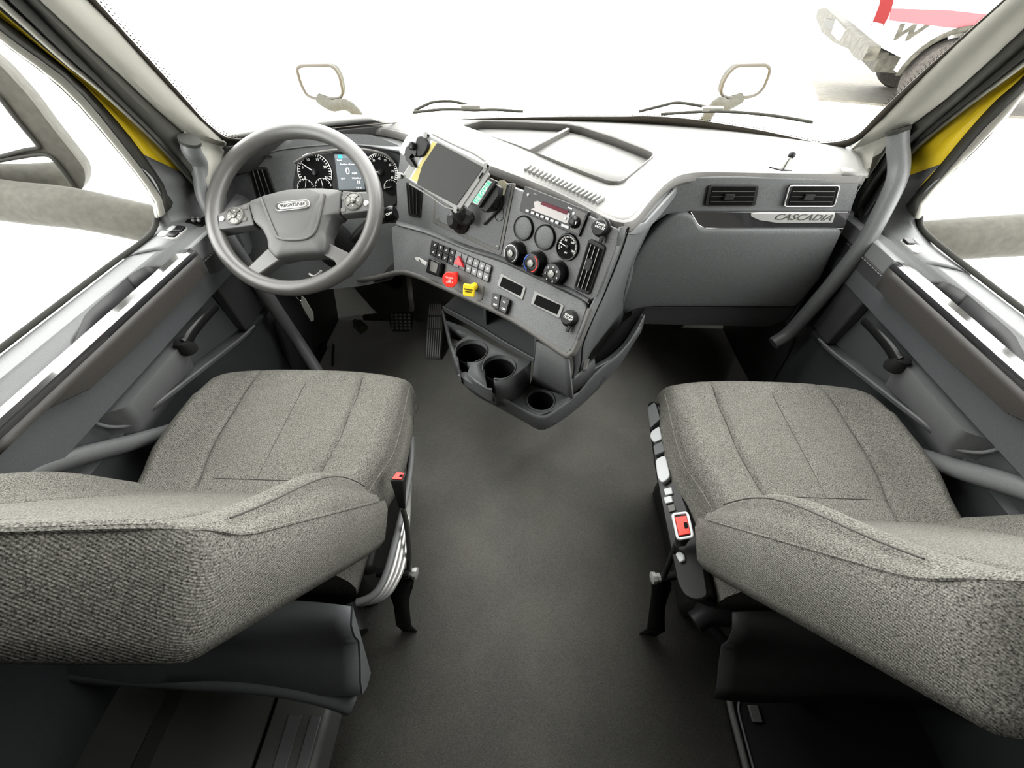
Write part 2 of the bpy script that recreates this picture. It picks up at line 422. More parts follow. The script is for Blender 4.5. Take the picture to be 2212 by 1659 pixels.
# ---------------------------------------------------------------- doors
def door(s):
    dr = struct(E('door_1' if s < 0 else 'door_2', (s*.96, .5, .1)))
    D4, D5, D6 = FRL if s < 0 else FRR
    q5 = [a.lerp(b, .5)+V((-s*.01, -.01, 0)) for a, b in zip(D4, D5)]
    sheet('frame_seal', [D4, q5, D5], 'seal_dark', dr, raw=True, solid=.004)
    q6 = [a.lerp(b, .45)+V((-s*.004, -.008, 0)) for a, b in zip(D5, D6)]
    sheet('window_frame', [D5, q6, D6], 'frame_grey', dr, raw=True, solid=.006)
    tube('glass_seal', [a.lerp(b, .7)+V((-s*.004, -.006, 0)) for a, b in zip(D5, D6)], .003, 'seal_dark', dr, n=8, smooth=1)
    # inner shell: section (x, z) swept along y
    sec = [(1.005, .735), (.985, .752), (.95, .749), (.905, .742), (.882, .734), (.878, .70), (.884, .615), (.905, .60), (.925, .585), (.930, .50), (.932, .44), (.918, .425), (.925, .41), (.945, .38), (.955, .2), (.96, -.008)]
    ys = [-.6, -.3, -.05, .2, .35, .5, .65, .8, .9, 1.0, 1.07, 1.12, 1.2, 1.35]
    rows = []
    for (x, z) in [(.886, .722), (.884, .70)] + sec[6:]:
        r = []
        for y in ys:
            zz = z
            if .40 < z < .46: zz = z + .10*min(max((.90-y)/.4, -.15), 1.0)
            xx = x
            if y > 1.07 and z < .8: xx = x+.02
            if y > 1.1 and z > .7: zz = z - .0
            r.append(V((s*xx, y, zz)))
        rows.append(r)
    sh = sheet('door_panel', rows, 'door_plastic', dr, raw=True, solid=.004, soff=0, ang=28)
    tpp = [V((s*x, -.6, z)) for x, z in sec[:6]]
    tpp = [tpp[0]]+cr(tpp[1:5], 3)+[tpp[5]]
    und = [V((s*.888, -.6, .70)), V((s*.890, -.6, .722)), V((s*.908, -.6, .730)), V((s*.95, -.6, .738)), V((s*.985, -.6, .740)), V((s*1.0, -.6, .725))]
    shelf = prism('door_shelf', tpp+und, (0, 1.98, 0), 'trim_grey', dr, ang=30)
    # window glass
    prism('glass', [V((s*1.0, -.05, .74)), V((s*1.0, 1.02, .74)), V((s*1.0, .80, 1.70)), V((s*1.0, -.05, 1.70))], (s*.003, 0, 0), 'glass', dr)
    tube('sill_seal', [V((s*.992, y, .757)) for y in (-.6, 0, .5, .75)] + [D6[-1]+V((0, -.05, -.02)), D6[-1]], .006, 'seal_dark', dr, n=8)
    # pillar foot cover where frame meets shelf
    # grab recess in the shelf
    pk = [V((s*x, y, .748)) for x, y in ((.938, .745), (.926, .782), (.884, .797), (.884, .50), (.908, .52), (.934, .61))]
    pr0 = rp(pk, .02, 4)
    cut(shelf, [prism('cutter', [p+V((0, 0, .06)) for p in pr0], (0, 0, -.12), 'door_dark')])
    ctr_ = sum(pr0, V())/len(pr0)
    tag(sheet('grab_recess', [[V((p.x, p.y, .746 if abs(p.x) > .92 else .735)) for p in pr0+[pr0[0]]], [p.lerp(ctr_, .05)+V((0, 0, -.045)) for p in pr0+[pr0[0]]]], 'door_dark', dr, raw=True, solid=.0015, soff=0), 'dark recess')
    prism('recess_floor', [p.lerp(ctr_, .03)+V((0, 0, -.044)) for p in pr0], (0, 0, -.002), 'door_dark', dr)
    # armrest: gloss strip and padded face
    ys = [.28, .31, .36, .45, .6, .75, .82, .845]
    def ar(y):
        t = min(max((y-.28)/.22, 0), 1); t = t*t*(3-2*t)
        t2 = min(max((.86-y)/.02, 0), 1)
        zl = .742 - .062*t   # lower edge of the padded face rises to the strip at the rear
        return [(.884, .741), (.880, .7485), (.853, .7535), (.8465, .749), (.844, .738), (.845, .722), (.85, zl+.004), (.856, zl), (.89, zl)]
    rows = [[V((s*x, y, z)) for x, z in ar(y)] for y in ys]
    tag(sheet('armrest_strip', [[r[i] for r in rows] for i in (0, 1, 2, 3, 4)], 'strip_gloss', dr, raw=True, solid=.003, soff=0), 'gloss black armrest strip')
    arm = [[r[i] for r in rows] for i in (4, 5, 6, 7, 8)]
    sheet('armrest', arm, 'armrest_face', dr, raw=True, solid=.003, soff=0)
    prism('armrest_end', [V((s*x, .846, z)) for x, z in ar(.845)], (0, .004, 0), 'door_dark', dr)
    # stitched panel ahead of the armrest, pocket insert
    prism('stitched_panel', rp([V((s*.878, .87, .70)), V((s*.878, 1.06, .70)), V((s*.895, 1.06, .45)), V((s*.905, .90, .435))], .01), (s*.03, 0, 0), 'door_dark', dr, bevel=.004)
    st = [box_vf((s*.8765, .88+.012*i, .694), .0008, .004, .0008) for i in range(14)]
    multi('stitching', st, 'silver', dr)
    # bump behind the handle
    bp = rp([V((s*.868, .47, .60)), V((s*.868, .66, .60)), V((s*.93, .70, .60)), V((s*.93, .44, .60))], .012)
    mesh('pocket_bump', bp+[V((p.x*1.0+s*.006, p.y+(.01 if p.y > .6 else -.005), .555)) for p in bp]+[V((s*.93, p.y, .47)) for p in bp],
         [list(range(len(bp)))] + [[j*len(bp)+i, j*len(bp)+(i+1) % len(bp), (j+1)*len(bp)+(i+1) % len(bp), (j+1)*len(bp)+i] for j in (0, 1) for i in range(len(bp))], 'trim_grey', dr, bevel=.004)
    # pocket tray ledge and its ridge
    sheet('pocket_tray', [[V((s*.93, y, .44+.10*min(max((.90-y)/.4, 0), 1))) for y in (.5, .6, .7, .8, .9)], [V((s*.895, y, .43+.10*min(max((.90-y)/.4, 0), 1))) for y in (.5, .6, .7, .8, .9)], [V((s*.89, y, .44+.10*min(max((.90-y)/.4, 0), 1))) for y in (.5, .6, .7, .8, .9)]], 'trim_grey', dr, raw=True, solid=.004)
    tube('pocket_ridge', [V((s*.889, y, .442+.10*min(max((.90-y)/.4, 0), 1))) for y in (.92, .85, .75, .65, .55, .5)] + [V((s*.892, .465, .545)), V((s*.90, .44, .57)), V((s*.905, .43, .60)), V((s*.9, .425, .655))], .004, 'trim_grey', dr, n=8)
    # release lever
    hd = E('door_handle', WL[dr.name]); hd.parent = dr; hd.location = (0, 0, 0); WL[hd.name] = WL[dr.name]
    tube('lever', [V((s*.852, .665, .605)), V((s*.85, .70, .612)), V((s*.852, .76, .61)), V((s*.86, .815, .60))], lambda t: .015-.006*t, 'black_gloss', hd, n=12, r2=.55, up=(0, 0, 1))
    lathe('pivot', (s*.862, .668, .575), (0, 0, 1), [(.018, 0), (.021, .008), (.018, .035), (.01, .04)], 'black_plastic', hd)
    # switch panel
    sp = PL((s*.94, .92, .7525), (0, 0, 1))
    fr = rp([V((s*.975, .955, .755)), V((s*.925, .955, .752)), V((s*.925, .895, .752)), V((s*.975, .895, .755))], .006)
    tag(prism('window_switch', fr, (0, 0, -.006), 'silver', dr, bevel=.001), 'silver framed window switch')
    for i, (a, b) in enumerate(((.962, .94), (.937, .94), (.962, .912), (.937, .912))):
        if s > 0 and i > 1: continue
        prism('switch_button', rp([V((s*(a+.010), b+.011, .760)), V((s*(a-.010), b+.011, .758)), V((s*(a-.010), b-.011, .757)), V((s*(a+.010), b-.011, .757))], .003), (0, 0, -.006), 'black_gloss' if i % 2 else 'light_button', dr, bevel=.0015)
    if s < 0:
        prism('mirror_switch', rp([V((s*.945, 1.03, .757)), V((s*.905, 1.03, .744)), V((s*.905, .975, .744)), V((s*.945, .975, .757))], .006), (0, 0, -.006), 'black_gloss', dr, bevel=.001)
        for i in range(4):
            lathe('mirror_button', (s*(.915+.008*i), .99+.012*(i % 2), .752), (0, 0, 1), [(.004, 0), (.004, .004), (.002, .005)], 'light_button', dr, n=12)
    # rounded front upstand (mirror sail base) between shelf and frame
    b0 = D6[-1]
    sheet('sail_trim', [[V((s*.99, .80, .75)), V((s*.992, .92, .753)), b0+V((0, 0, -.01)), D6[-3], D6[-5]],
                        [V((s*.97, .82, .753)), V((s*.965, .94, .757)), b0+V((-s*.022, .015, .0)), D5[-3]+V((-s*.008, 0, 0)), D5[-4]],
                        [V((s*.945, .84, .750)), V((s*.93, .98, .75)), V((s*.93, 1.04, .76)), D4[-2], D4[-4]],
                        [V((s*.91, .86, .737)), V((s*.905, 1.0, .738)), V((s*.90, 1.09, .745)), V((s*.905, 1.12, .79)), D4[-2]+V((-s*.02, .06, .0))]], 'trim_grey', dr, N=20, solid=.004)
    return dr
door(-1); door(1)

for s, nm in ((-1, 5), (1, 6)):
    pts = [V((s*.905, 1.08, .87)), V((s*.905, 1.08, .42)), V((s*.94, 1.04, .30)), V((s*.96, 1.02, .0))]
    p2 = [V((s*.94, 1.3, .88)), V((s*.93, 1.3, .42)), V((s*.94, 1.3, .3)), V((s*.95, 1.3, 0))]
    struct(sheet('trim_%d' % nm, [pts, p2, [V((s*.955, 1.61, min(p.z, .67))) for p in p2]], 'door_dark', N=12, sm=1, solid=.006))
# lower body trims beside the seats
for s in (-1, 1):
    o = tube('trim_%d' % (3 if s < 0 else 4), [V((s*.93, .02, .50)), V((s*.915, .12, .585)), V((s*.905, .20, .63)), V((s*.90, .28, .635)), V((s*.90, .34, .60)), V((s*.90, .44, .51)), V((s*.90, .55, .42)), V((s*.92, .7, .33))], .022, 'trim_grey', r2=.8)
    struct(o)

# ================================================================ dashboard
dash = E('dashboard', (0, 1.3, .3), 'dark grey moulded dashboard spanning the whole cab under the windscreen', 'dashboard')
ZL = .87
lipL = [(484, 322), (500, 297), (530, 283), (580, 272), (640, 267), (700, 267), (780, 271), (870, 287), (960, 321), (1060, 358), (1140, 388), (1200, 413), (1260, 443), (1310, 470), (1345, 481), (1368, 473)]
lipR = [(1390, 447), (1412, 420), (1434, 398), (1458, 382), (1490, 374), (1540, 372), (1640, 374), (1760, 376), (1868, 378)]
LIP = [un(u, v, 'z', ZL) for u, v in lipL+lipR]
LIP = resamp(cr(LIP, 6), 150)
RC = [un(u, v, 'z', ZL) for u, v in ((1873, 380), (1850, 350), (1827, 335))]
base = [wsp(x, .885)+V((0, .03, 0)) for x in [-.90+1.74*i/30 for i in range(31)]]
B = resamp(base, 150)
# move back row so that it follows the lip from left to right
rows = [[a.lerp(b, t)+V((0, 0, .012*math.sin(math.pi*t))) for a, b in zip(LIP, B)] for t in (0, .04, .12, .3, .5, .7, .85, 1)]
top = sheet('top_pad', rows, 'dash_top', dash, raw=True, solid=.012, soff=-1, ang=50)
# storage tray recess in the top
tp = [(991, 277), (1034, 266), (1130, 268), (1225, 273), (1256, 279), (1330, 303), (1397, 329), (1416, 338), (1410, 347), (1352, 394), (1339, 401), (1317, 401), (1256, 378), (1117, 321)]
TP = rp([un(u, v, 'z', ZL+.010) for u, v in tp], .01, 3)
ctr = sum(TP, V())/len(TP)
bake_top = top
cutter = prism('cutter', [p+V((0, 0, .05)) for p in [q.lerp(ctr, .03) for q in TP]], (0, 0, -.15), 'dash_top')
cut(top, [cutter])
inn = [q.lerp(ctr, .03) for q in TP]
ring = inn+[inn[0]]
outr = TP+[TP[0]]
def zs(L, z): return [V((p.x, p.y, z)) for p in L]
sheet('tray_rim', [zs(outr, ZL+.006), zs([o_.lerp(i_, .4) for o_, i_ in zip(outr, ring)], ZL+.018), zs(ring, ZL+.016), zs(ring, ZL-.006)], 'dash_edge', dash, raw=True, solid=.002, soff=0)
mesh('tray_floor', zs(inn, ZL-.006), [list(range(len(inn)))], 'dash_top', dash, solid=.003)
d0, d1 = un(1228, 276, 'z', ZL+.012), un(1140, 322, 'z', ZL+.012)
dd = (d1-d0).normalized(); dq = V((dd.y, -dd.x, 0))
prism('tray_divider', [d0+dq*.006, d1+dq*.006, d1-dq*.006, d0-dq*.006], (0, 0, -.02), 'dash_edge', dash, bevel=.002)
for i, (u, v) in enumerate(((1200, 314), (1216, 318), (1232, 322))):
    c = un(u, v, 'z', ZL-.004)
    mk = box('mat_mark', c, .009, .009, .001, 'dash_edge', dash)
# rubbery rolled front edge of the top
LE = LIP
def lipn(i):
    t = (LE[min(i+1, len(LE)-1)]-LE[max(i-1, 0)]).normalized(); n = V((t.y, -t.x, 0)); return n
rows = []
for (o_, dz) in ((-.004, .003), (.004, .001), (.008, -.006), (.009, -.016), (.004, -.024), (-.012, -.028)):
    rows.append([p+lipn(i)*o_+V((0, 0, dz)) for i, p in enumerate(LE)])
sheet('top_edge', rows, 'dash_edge', dash, raw=True, solid=.002, soff=0)
# defroster slots along the edge
sl = []
for i in range(19):
    u = 1140+i*8.7; v = 362+i*3.9
    c = un(u, v, 'z', ZL+.009); j = min(range(150), key=lambda q: (LIP[q]-c).length); n = lipn(j); t = V((-n.y, n.x, 0))
    sl.append(box_vf(c+V((0, 0, 0)), .017, .0026, .0035, ((n+t*.25).normalized(), t, V((0, 0, 1)))))
multi('defroster_slots', sl, 'dash_top', dash, bevel=.001)

# ---- centre panel plane (faces the driver)
A = un(895, 325, 'z', ZL); Bq = un(1345, 492, 'z', ZL)
dv = (Bq-A).normalized(); hn = dv.cross(V((0, 0, 1)));
if hn.y > 0: hn = -hn
tl = math.radians(20); PC = PL(A, hn*math.cos(tl)+V((0, 0, math.sin(tl))))
# ---- driver cluster plane
PD = PL(un(750, 350, 'y', 1.24), V((.05, -math.cos(math.radians(28)), math.sin(math.radians(28)))))
# ---- lower switch panel plane, through the crease
cz = PC.at(1090, 559); tl2 = math.radians(38)
PLW = PL(cz+PC.n*.012, hn*math.cos(tl2)+V((0, 0, math.sin(tl2))))
PF = PL((.5, 1.04, .86), (0, -1, .02))

# driver side fascia
fas = rp(PD.pts([(506, 318), (560, 300), (700, 288), (800, 290), (872, 318), (868, 480), (850, 604), (780, 618), (560, 640), (500, 600), (480, 420)]), .02)
prism('driver_fascia', fas, -PD.n*.02, 'dash_grey', dash)
# brow underside between the top edge and the cluster
br0 = [p+V((0, 0, -.022)) for p in LIP[2:74]]
br0 = resamp(br0, 40)
br1 = resamp(cr(PD.pts([(500, 352), (540, 342), (600, 325), (680, 315), (760, 313), (840, 325), (880, 345)], .002), 6), 40)
sheet('cluster_brow', [br0, [a.lerp(b, .5)+V((0, -.004, .0)) for a, b in zip(br0, br1)], br1], 'trim_grey', dash, raw=True, solid=.003, soff=0)
vs_ = [box_vf(PD.at(533+18*i, 348-5*i, .004), .022, .0015, .004, (PD.ex, PD.ey, PD.n)) for i in range(3)]
# cluster bezel
cl = PD.pts([(640, 350), (680, 333), (740, 326), (800, 328), (846, 345), (856, 400), (858, 440), (848, 446), (640, 446), (632, 400)], .004)
clus = prism('instrument_cluster', rp(cl, .01), -PD.n*.01, 'black_plastic', dash, bevel=.002)
# slim hood line over the dials
tube('cluster_hood', PD.pts([(636, 352), (670, 334), (720, 325), (780, 323), (830, 333), (852, 352)], .012), .004, 'dash_edge', clus, n=8)
def gauge(name, u, v, r, nums, a0, a1, nt, needle, parent=clus, pl=PD, h=.006, fs=.010, ax=None):
    c = pl.at(u, v, h)
    g = lathe(name, c-pl.n*.003, pl.n, [(r, 0), (r, .003)], 'black_deep', parent, n=40)
    arc('dial_ring', c, pl, r*.98, r*.035, a0, a1, 'white_mark', g)
    ticks('dial_ticks', c, pl, r*.93, r*.12, r*.035, a0, a1, nt, 'white_mark', g)
    for i, s_ in enumerate(nums):
        a = math.radians(a0+(a1-a0)*i/(len(nums)-1)) if len(nums) > 1 else 0
        text('dial_number', s_, c+pl.ex*r*.68*math.cos(a)+pl.ey*r*.68*math.sin(a), pl, fs, 'white_mark', g)
    a = math.radians(needle); d = pl.ex*math.cos(a)+pl.ey*math.sin(a); q = pl.n.cross(d)
    prism('needle', [c-d*r*.1+q*r*.03+pl.n*.004, c+d*r*.85+q*r*.012+pl.n*.004, c+d*r*.85-q*r*.012+pl.n*.004, c-d*r*.1-q*r*.03+pl.n*.004], -pl.n*.001, 'white_mark', g)
    lathe('needle_hub', c, pl.n, [(r*.16, 0), (r*.16, .004), (r*.1, .005)], 'black_gloss', g, n=20)
    return g
gauge('tachometer', 680, 372, .052, ['0', '5', '10', '15', '20', '25'], 205, -25, 26, 145)
gauge('speedometer', 823, 372, .052, ['5', '15', '25', '35', '45', '55', '65', '75', '85'], 205, -25, 33, 178, fs=.008)
gauge('small_dial', 661, 407, .026, [], 190, 10, 9, 75)
gauge('small_dial', 699, 405, .026, [], 190, 10, 9, 95)
gauge('small_dial', 802, 405, .022, [], 190, 10, 9, 95)
gauge('small_dial', 845, 405, .022, [], 190, 10, 9, 180)
# central display
dp = PD.pts([(718, 328), (778, 330), (796, 412), (728, 414)], .010)
dsp = prism('display', rp(dp, .003), -PD.n*.006, 'black_gloss', clus, bevel=.001)
prism('screen', PD.pts([(722, 333), (774, 334), (789, 409), (732, 410)], .0108), -PD.n*.0006, 'lcd_dark', clus)
scr = [o for o in clus.children if o.name.startswith('screen')][0]
def T(s, u, v, size, m='lcd_white', pl=PD, parent=dsp, h=.0116, **kw): return text('writing', s, pl.at(u, v, h), pl, size, m, parent, h=0, **kw)
prism('menu_bar', PD.pts([(722, 334), (773, 335), (775, 342), (724, 342)], .0113), -PD.n*.0004, 'lcd', dsp)
prism('menu_tab', PD.pts([(730, 334), (738, 334), (740, 342), (731, 342)], .0116), -PD.n*.0004, 'lcd_blue', dsp)
T('Speed', 733, 346, .006); T('Position: 45 mins', 751, 355, .0065); T('0', 751, 370, .026); T('mph', 766, 374, .009)
T('83°F', 741, 386, .006); T('341,648 mi', 770, 385, .006); T('N', 775, 394, .013); T('1131 mi', 775, 406, .005)
# left vent and right vent of the driver side
def vent(name, pl, q, nsl, parent, vertical=True, h=.004, rim='black_plastic', tab=True, rimw=0):
    c = [pl.at(u, v, h) for u, v in q]     # TL TR BR BL
    P = rp(c, .008)
    fr = prism(name, P, -pl.n*.016, rim, parent, bevel=.0015)
    inn_ = [sum(c, V())/4 + (p-sum(c, V())/4)*.86 for p in c]
    prism('vent_throat', rp([p+pl.n*.0008 for p in inn_], .004), -pl.n*.001, 'black_deep', fr)
    for i in range(nsl):
        t = (i+.75)/(nsl+.5)
        if vertical: a, b = inn_[0].lerp(inn_[1], t), inn_[3].lerp(inn_[2], t)
        else: a, b = inn_[0].lerp(inn_[3], t), inn_[1].lerp(inn_[2], t)
        d = (b-a).normalized(); q_ = pl.n.cross(d)
        a2, f2 = box_vf((a+b)/2+pl.n*.0015, (b-a).length/2*.97, .0007, .002, (d, q_, pl.n))
        mesh('slat', a2, f2, 'steel_dark' if rim != 'silver' else 'steel_dark', fr)
        if tab and i == nsl//2:
            mesh('vent_tab', *box_vf((a+b)/2*1.0+pl.n*.004+(a-b)*.08, .012, .007, .004, (d, q_, pl.n)), 'black_plastic', fr, bevel=.001)
    return fr
vent('air_vent', PD, [(535, 362), (575, 360), (600, 432), (556, 438)], 3, dash, tab=False)
vent('air_vent', PC, [(876, 392), (912, 407), (908, 470), (882, 466)], 3, dash, tab=False, h=.003)
multi('brow_slots', vs_, 'black_plastic', dash)

# centre panel
cp = PC.pts([(866, 322), (900, 330), (1060, 388), (1200, 438), (1290, 475), (1338, 497), (1330, 540), (1290, 640), (1262, 658), (1173, 612), (1090, 572), (1006, 540), (923, 508), (859, 486), (856, 400)])
prism('centre_panel', rp(cp, .006), -PC.n*.02, 'dash_panel', dash, bevel=.002)
# recessed plate behind the tablet
mp = PC.pts([(940, 388), (1112, 396), (1082, 551), (1074, 548), (934, 480)], .002)
prism('mounting_plate_frame', rp(mp, .006), -PC.n*.006, 'dash_edge', dash, bevel=.001)
mp = PC.pts([(946, 392), (1105, 400), (1077, 541), (940, 474)], .0035)
prism('mounting_plate', rp(mp, .004), -PC.n*.004, 'dash_grey', dash, bevel=.001)
for u, v in ((948, 472), (1074, 532), (1097, 400)):
    lathe('screw', PC.at(u, v, .0035), PC.n, [(.003, 0), (.003, .0015), (.001, .002)], 'steel_dark', dash, n=10)
# radio
rc = PC.pts([(1133, 402), (1272, 457), (1250, 512), (1122, 455)], .006)
rad = prism('radio', rp(rc, .003), -PC.n*.012, 'black_gloss', dash, bevel=.001)
prism('radio_display', rp(PC.pts([(1153, 436), (1161, 434), (1231, 461), (1227, 481), (1222, 482), (1146, 452), (1155, 449)], .0072), .002), -PC.n*.001, 'radio_glare', rad)
prism('radio_display_red', rp(PC.pts([(1172, 435), (1228, 456), (1224, 464), (1166, 441)], .0078), .001), -PC.n*.001, 'radio_red', rad)
rb = [(1139.5, 455.5), (1151, 460), (1161.5, 464.2), (1171.5, 468.2), (1182, 472.5), (1192.8, 477), (1203.5, 481.2)]
for u, v in rb:
    c = PC.at(u, v, .0075)
    box('radio_button', c, .0050, .0026, .0015, 'light_button', rad, bevel=.0006, ax=(PC.ex, PC.ey, PC.n))
box('radio_button', PC.at(1221, 489, .0075), .0105, .0028, .0015, 'light_button', rad, bevel=.0006, ax=(PC.ex, PC.ey, PC.n))
for u, v, r in ((1141.5, 421, .0032), (1240, 461.5, .0036), (1222.5, 472, .0032)):
    lathe('radio_round_button', PC.at(u, v, .006), PC.n, [(r, 0), (r, .002), (r*.7, .003)], 'light_button', rad, n=16)
kn = lathe('radio_knob', PC.at(1244, 480, .003), PC.n, [(.0125, 0), (.0125, .008), (.009, .012), (.0075, .016), (.0065, .0165)], 'black_gloss', rad, n=28)
lathe('knob_cap', PC.at(1241, 482, .017), PC.n, [(.0045, 0), (.004, .001)], 'silver', kn, n=16)
box('faint_writing', PC.at(1231, 449.5, .0064), .0055, .0011, .0003, 'silver', rad, ax=(PC.ex, PC.ey, PC.n))
box('faint_writing', PC.at(1156, 419, .0064), .0045, .0007, .0003, 'tablet_frame', rad, ax=(PC.ex, PC.ey, PC.n))
prism('control_plate', rp(PC.pts([(1238, 449), (1266, 461), (1249, 505), (1231, 497), (1232, 480)], .0068), .002), -PC.n*.0008, 'dash_edge', rad)
for u, v in ((1259, 467), (1249, 497)): lathe('jack', PC.at(u, v, .006), PC.n, [(.0018, 0), (.0018, .0006)], 'black_deep', rad, n=10)
# blank round covers
for u, v in ((1132, 493), (1178, 513)):
    lathe('round_cover', PC.at(u, v, 0), PC.n, [(.0285, 0), (.0285, .004), (.027, .007), (.0255, .0055), (.0245, .0055)], 'black_plastic', dash, n=40)
    lathe('cover_disc', PC.at(u, v, .0035), PC.n, [(.0245, 0), (.0245, .002), (.022, .003), (.015, .004)], 'dash_grey', dash, n=40)
# pressure gauge
pg = lathe('air_gauge', PC.at(1226, 534, 0), PC.n, [(.030, 0), (.030, .003), (.0285, .006), (.026, .006), (.0255, .003)], 'black_gloss', dash, n=40)
c = PC.at(1226, 534, .0045)
lathe('gauge_face', PC.at(1226, 534, .003), PC.n, [(.0255, 0), (.0255, .001)], 'black_deep', pg, n=36)
ticks('gauge_ticks', c, PC, .0235, .0035, .0008, 205, -25, 31, 'white_mark', pg)
for i, s_ in enumerate(('0', '50', '100', '150')):
    a = math.radians(195-70*i); text('writing', s_, c+PC.ex*.0155*math.cos(a)+PC.ey*.0155*math.sin(a), PC, .0062, 'white_mark', pg)
text('writing', 'psi', c-PC.ey*.012, PC, .006, 'white_mark', pg)
d = (PC.ex*math.cos(math.radians(170))+PC.ey*math.sin(math.radians(170))); q = PC.n.cross(d)
prism('needle', [c-d*.003+q*.001+PC.n*.002, c+d*.021+q*.0006+PC.n*.002, c+d*.021-q*.0006+PC.n*.002, c-d*.003-q*.001+PC.n*.002], -PC.n*.0008, 'white_mark', pg)
lathe('needle_hub', c, PC.n, [(.005, 0), (.005, .002), (.003, .003)], 'black_gloss', pg, n=16)
# three rotary climate knobs, pointing at the driver
for i, (u, v) in enumerate(((1114, 548), (1157, 569), (1201, 591))):
    c0 = PC.at(u+4, v-2, .0)
    kb = lathe('climate_knob', c0, PC.n, [(.029, 0), (.029, .003), (.0255, .005), (.0245, .022), (.0225, .027), (.014, .0275), (.0135, .0265)], 'black_gloss', dash, n=40)
    c = c0+PC.n*.0276
    if i == 0: arc('knob_ring', c, PC, .0205, .0022, -60, 230, 'silver', kb)
    if i == 1:
        arc('blue_arc', c, PC, .0205, .0022, 120, 255, 'blue', kb); arc('red_arc', c, PC, .0205, .0022, -70, 70, 'red_bright', kb)
    if i == 2:
        for a in range(-60, 241, 50):
            text('knob_icon', 's', c+PC.ex*.0165*math.cos(math.radians(a))+PC.ey*.0165*math.sin(math.radians(a)), PC, .009, 'white_mark', kb, h=.0003)
    lathe('knob_centre', c, PC.n, [(.009, -.0005), (.008, .003), (.003, .0035)], 'steel_dark', kb, n=20)
    box('knob_marker', c+PC.ey*.005+PC.n*.003, .0012, .003, .0012, 'white_mark', kb, ax=(PC.ex, PC.ey, PC.n))
# power outlet caps
def outlet(name, pl, u, v):
    o = lathe(name, pl.at(u, v, 0), pl.n, [(.020, 0), (.020, .004), (.0165, .007), (.0165, .014), (.014, .0165), (.001, .0165)], 'black_plastic', dash, n=32)
    text('writing', 'POWER\nOUTLET', pl.at(u-3, v-3, .0172), pl, .0065, 'silver', o, h=0)
    box('cap_tab', pl.loc(pl.at(u, v, .010), .008, -.022), .004, .008, .003, 'black_plastic', o, bevel=.0015, ax=(pl.ex, pl.ey, pl.n))
    box('cap_tab', pl.loc(pl.at(u, v, .012), -.018, -.003), .005, .005, .003, 'black_plastic', o, bevel=.0015, ax=(pl.ex, pl.ey, pl.n))
outlet('power_outlet_cap', PC, 1300, 491)
# tall side vent
vent('air_vent', PC, [(1272, 514), (1308, 532), (1272, 638), (1238, 624)], 3, dash, h=.005)
# crease roll between panels
crs = [(859, 480), (923, 498), (1006, 531), (1090, 559), (1173, 598), (1230, 624), (1272, 648)]
c0_ = PC.pts([(a, b-2) for a, b in crs], .001); c1_ = PLW.pts([(a, b+8) for a, b in crs], .001)
cm = [a.lerp(b, .5)+PC.n*.008 for a, b in zip(c0_, c1_)]
sheet('panel_crease', [c0_, cm, c1_], 'trim_grey', dash, N=40, solid=.003, sm=6)
# lower switch panel
lp = PLW.pts([(845, 492), (859, 485), (923, 505), (1006, 538), (1090, 567), (1173, 606), (1262, 650), (1268, 668), (1240, 748), (1228, 764), (1214, 763), (1117, 699), (1034, 657), (951, 620), (895, 597), (852, 590)])
prism('switch_panel', rp(lp, .008), -PLW.n*.02, 'dash_panel', dash, bevel=.003)
# lower rim of switch panel
tube('panel_lower_edge', PLW.pts([(700, 604), (790, 604), (859, 589), (895, 594), (951, 617), (1034, 654), (1117, 696), (1214, 762), (1232, 765), (1245, 748), (1276, 668)], -.004), .008, 'dash_edge', dash, n=10)
# rocker switch bank
sb = prism('switch_bank', rp(PLW.pts([(932, 518), (1062, 573), (1054, 610), (927, 549)], .004), .003), -PLW.n*.008, 'black_plastic', dash, bevel=.001)
rows_ = [((936, 523), (1058, 575)), ((931, 537), (1053, 595))]
ico = ['1', '2', '3', '4']
def lerp2(a, b, t): return (a[0]+(b[0]-a[0])*t, a[1]+(b[1]-a[1])*t)
def bank(r, i, n=10):
    y0 = [((934, 519), (1062, 575), (1057, 591), (931, 533)), ((931, 535), (1057, 593), (1054, 609), (928, 549))][r]
    a, b, c_, d_ = y0
    t0, t1 = (i+.06)/n, (i+.94)/n
    return [lerp2(a, b, t0), lerp2(a, b, t1), lerp2(d_, c_, t1), lerp2(d_, c_, t0)]
for r in (0, 1):
    for i in range(10):
        if i in (4, 5):
            prism('blank_plate', PLW.pts([q for q in bank(r, i)], .007), -PLW.n*.004, 'switch_grey', sb)
            continue
        q_ = bank(r, i)
        b_ = prism('rocker_switch', rp(PLW.pts(q_, .008), .0015), -PLW.n*.005, 'black_plastic' if i < 4 else 'switch_grey', sb, bevel=.001)
        cc = (sum(p[0] for p in q_)/4, sum(p[1] for p in q_)/4)
        x = PLW.at(cc[0], cc[1], .0083)
        P = [box_vf(x+PLW.ey*.0015, .0032 if (i+r) % 2 else .0022, .0006, .0002, (PLW.ex, PLW.ey, PLW.n)), box_vf(x-PLW.ey*.0015, .0026, .0006, .0002, (PLW.ex, PLW.ey, PLW.n))]
        vs2 = []; fs2 = []
        for a_, f_ in P:
            k0 = len(vs2); vs2 += a_; fs2 += [[z+k0 for z in f] for f in f_]
        if i < 4 or True: mesh('switch_symbol', vs2, fs2, 'white_mark' if i < 4 else 'silver', sb)
tag(prism('hazard_switch', rp(PLW.pts([(990, 552), (1000, 577), (980, 569)], .017), .002), -PLW.n*.009, 'red', sb, bevel=.0012), 'red triangular hazard switch')
prism('hazard_mark', rp(PLW.pts([(990, 558), (995, 571), (985, 567)], .0174), .001), -PLW.n*.0006, 'red_bright', sb)
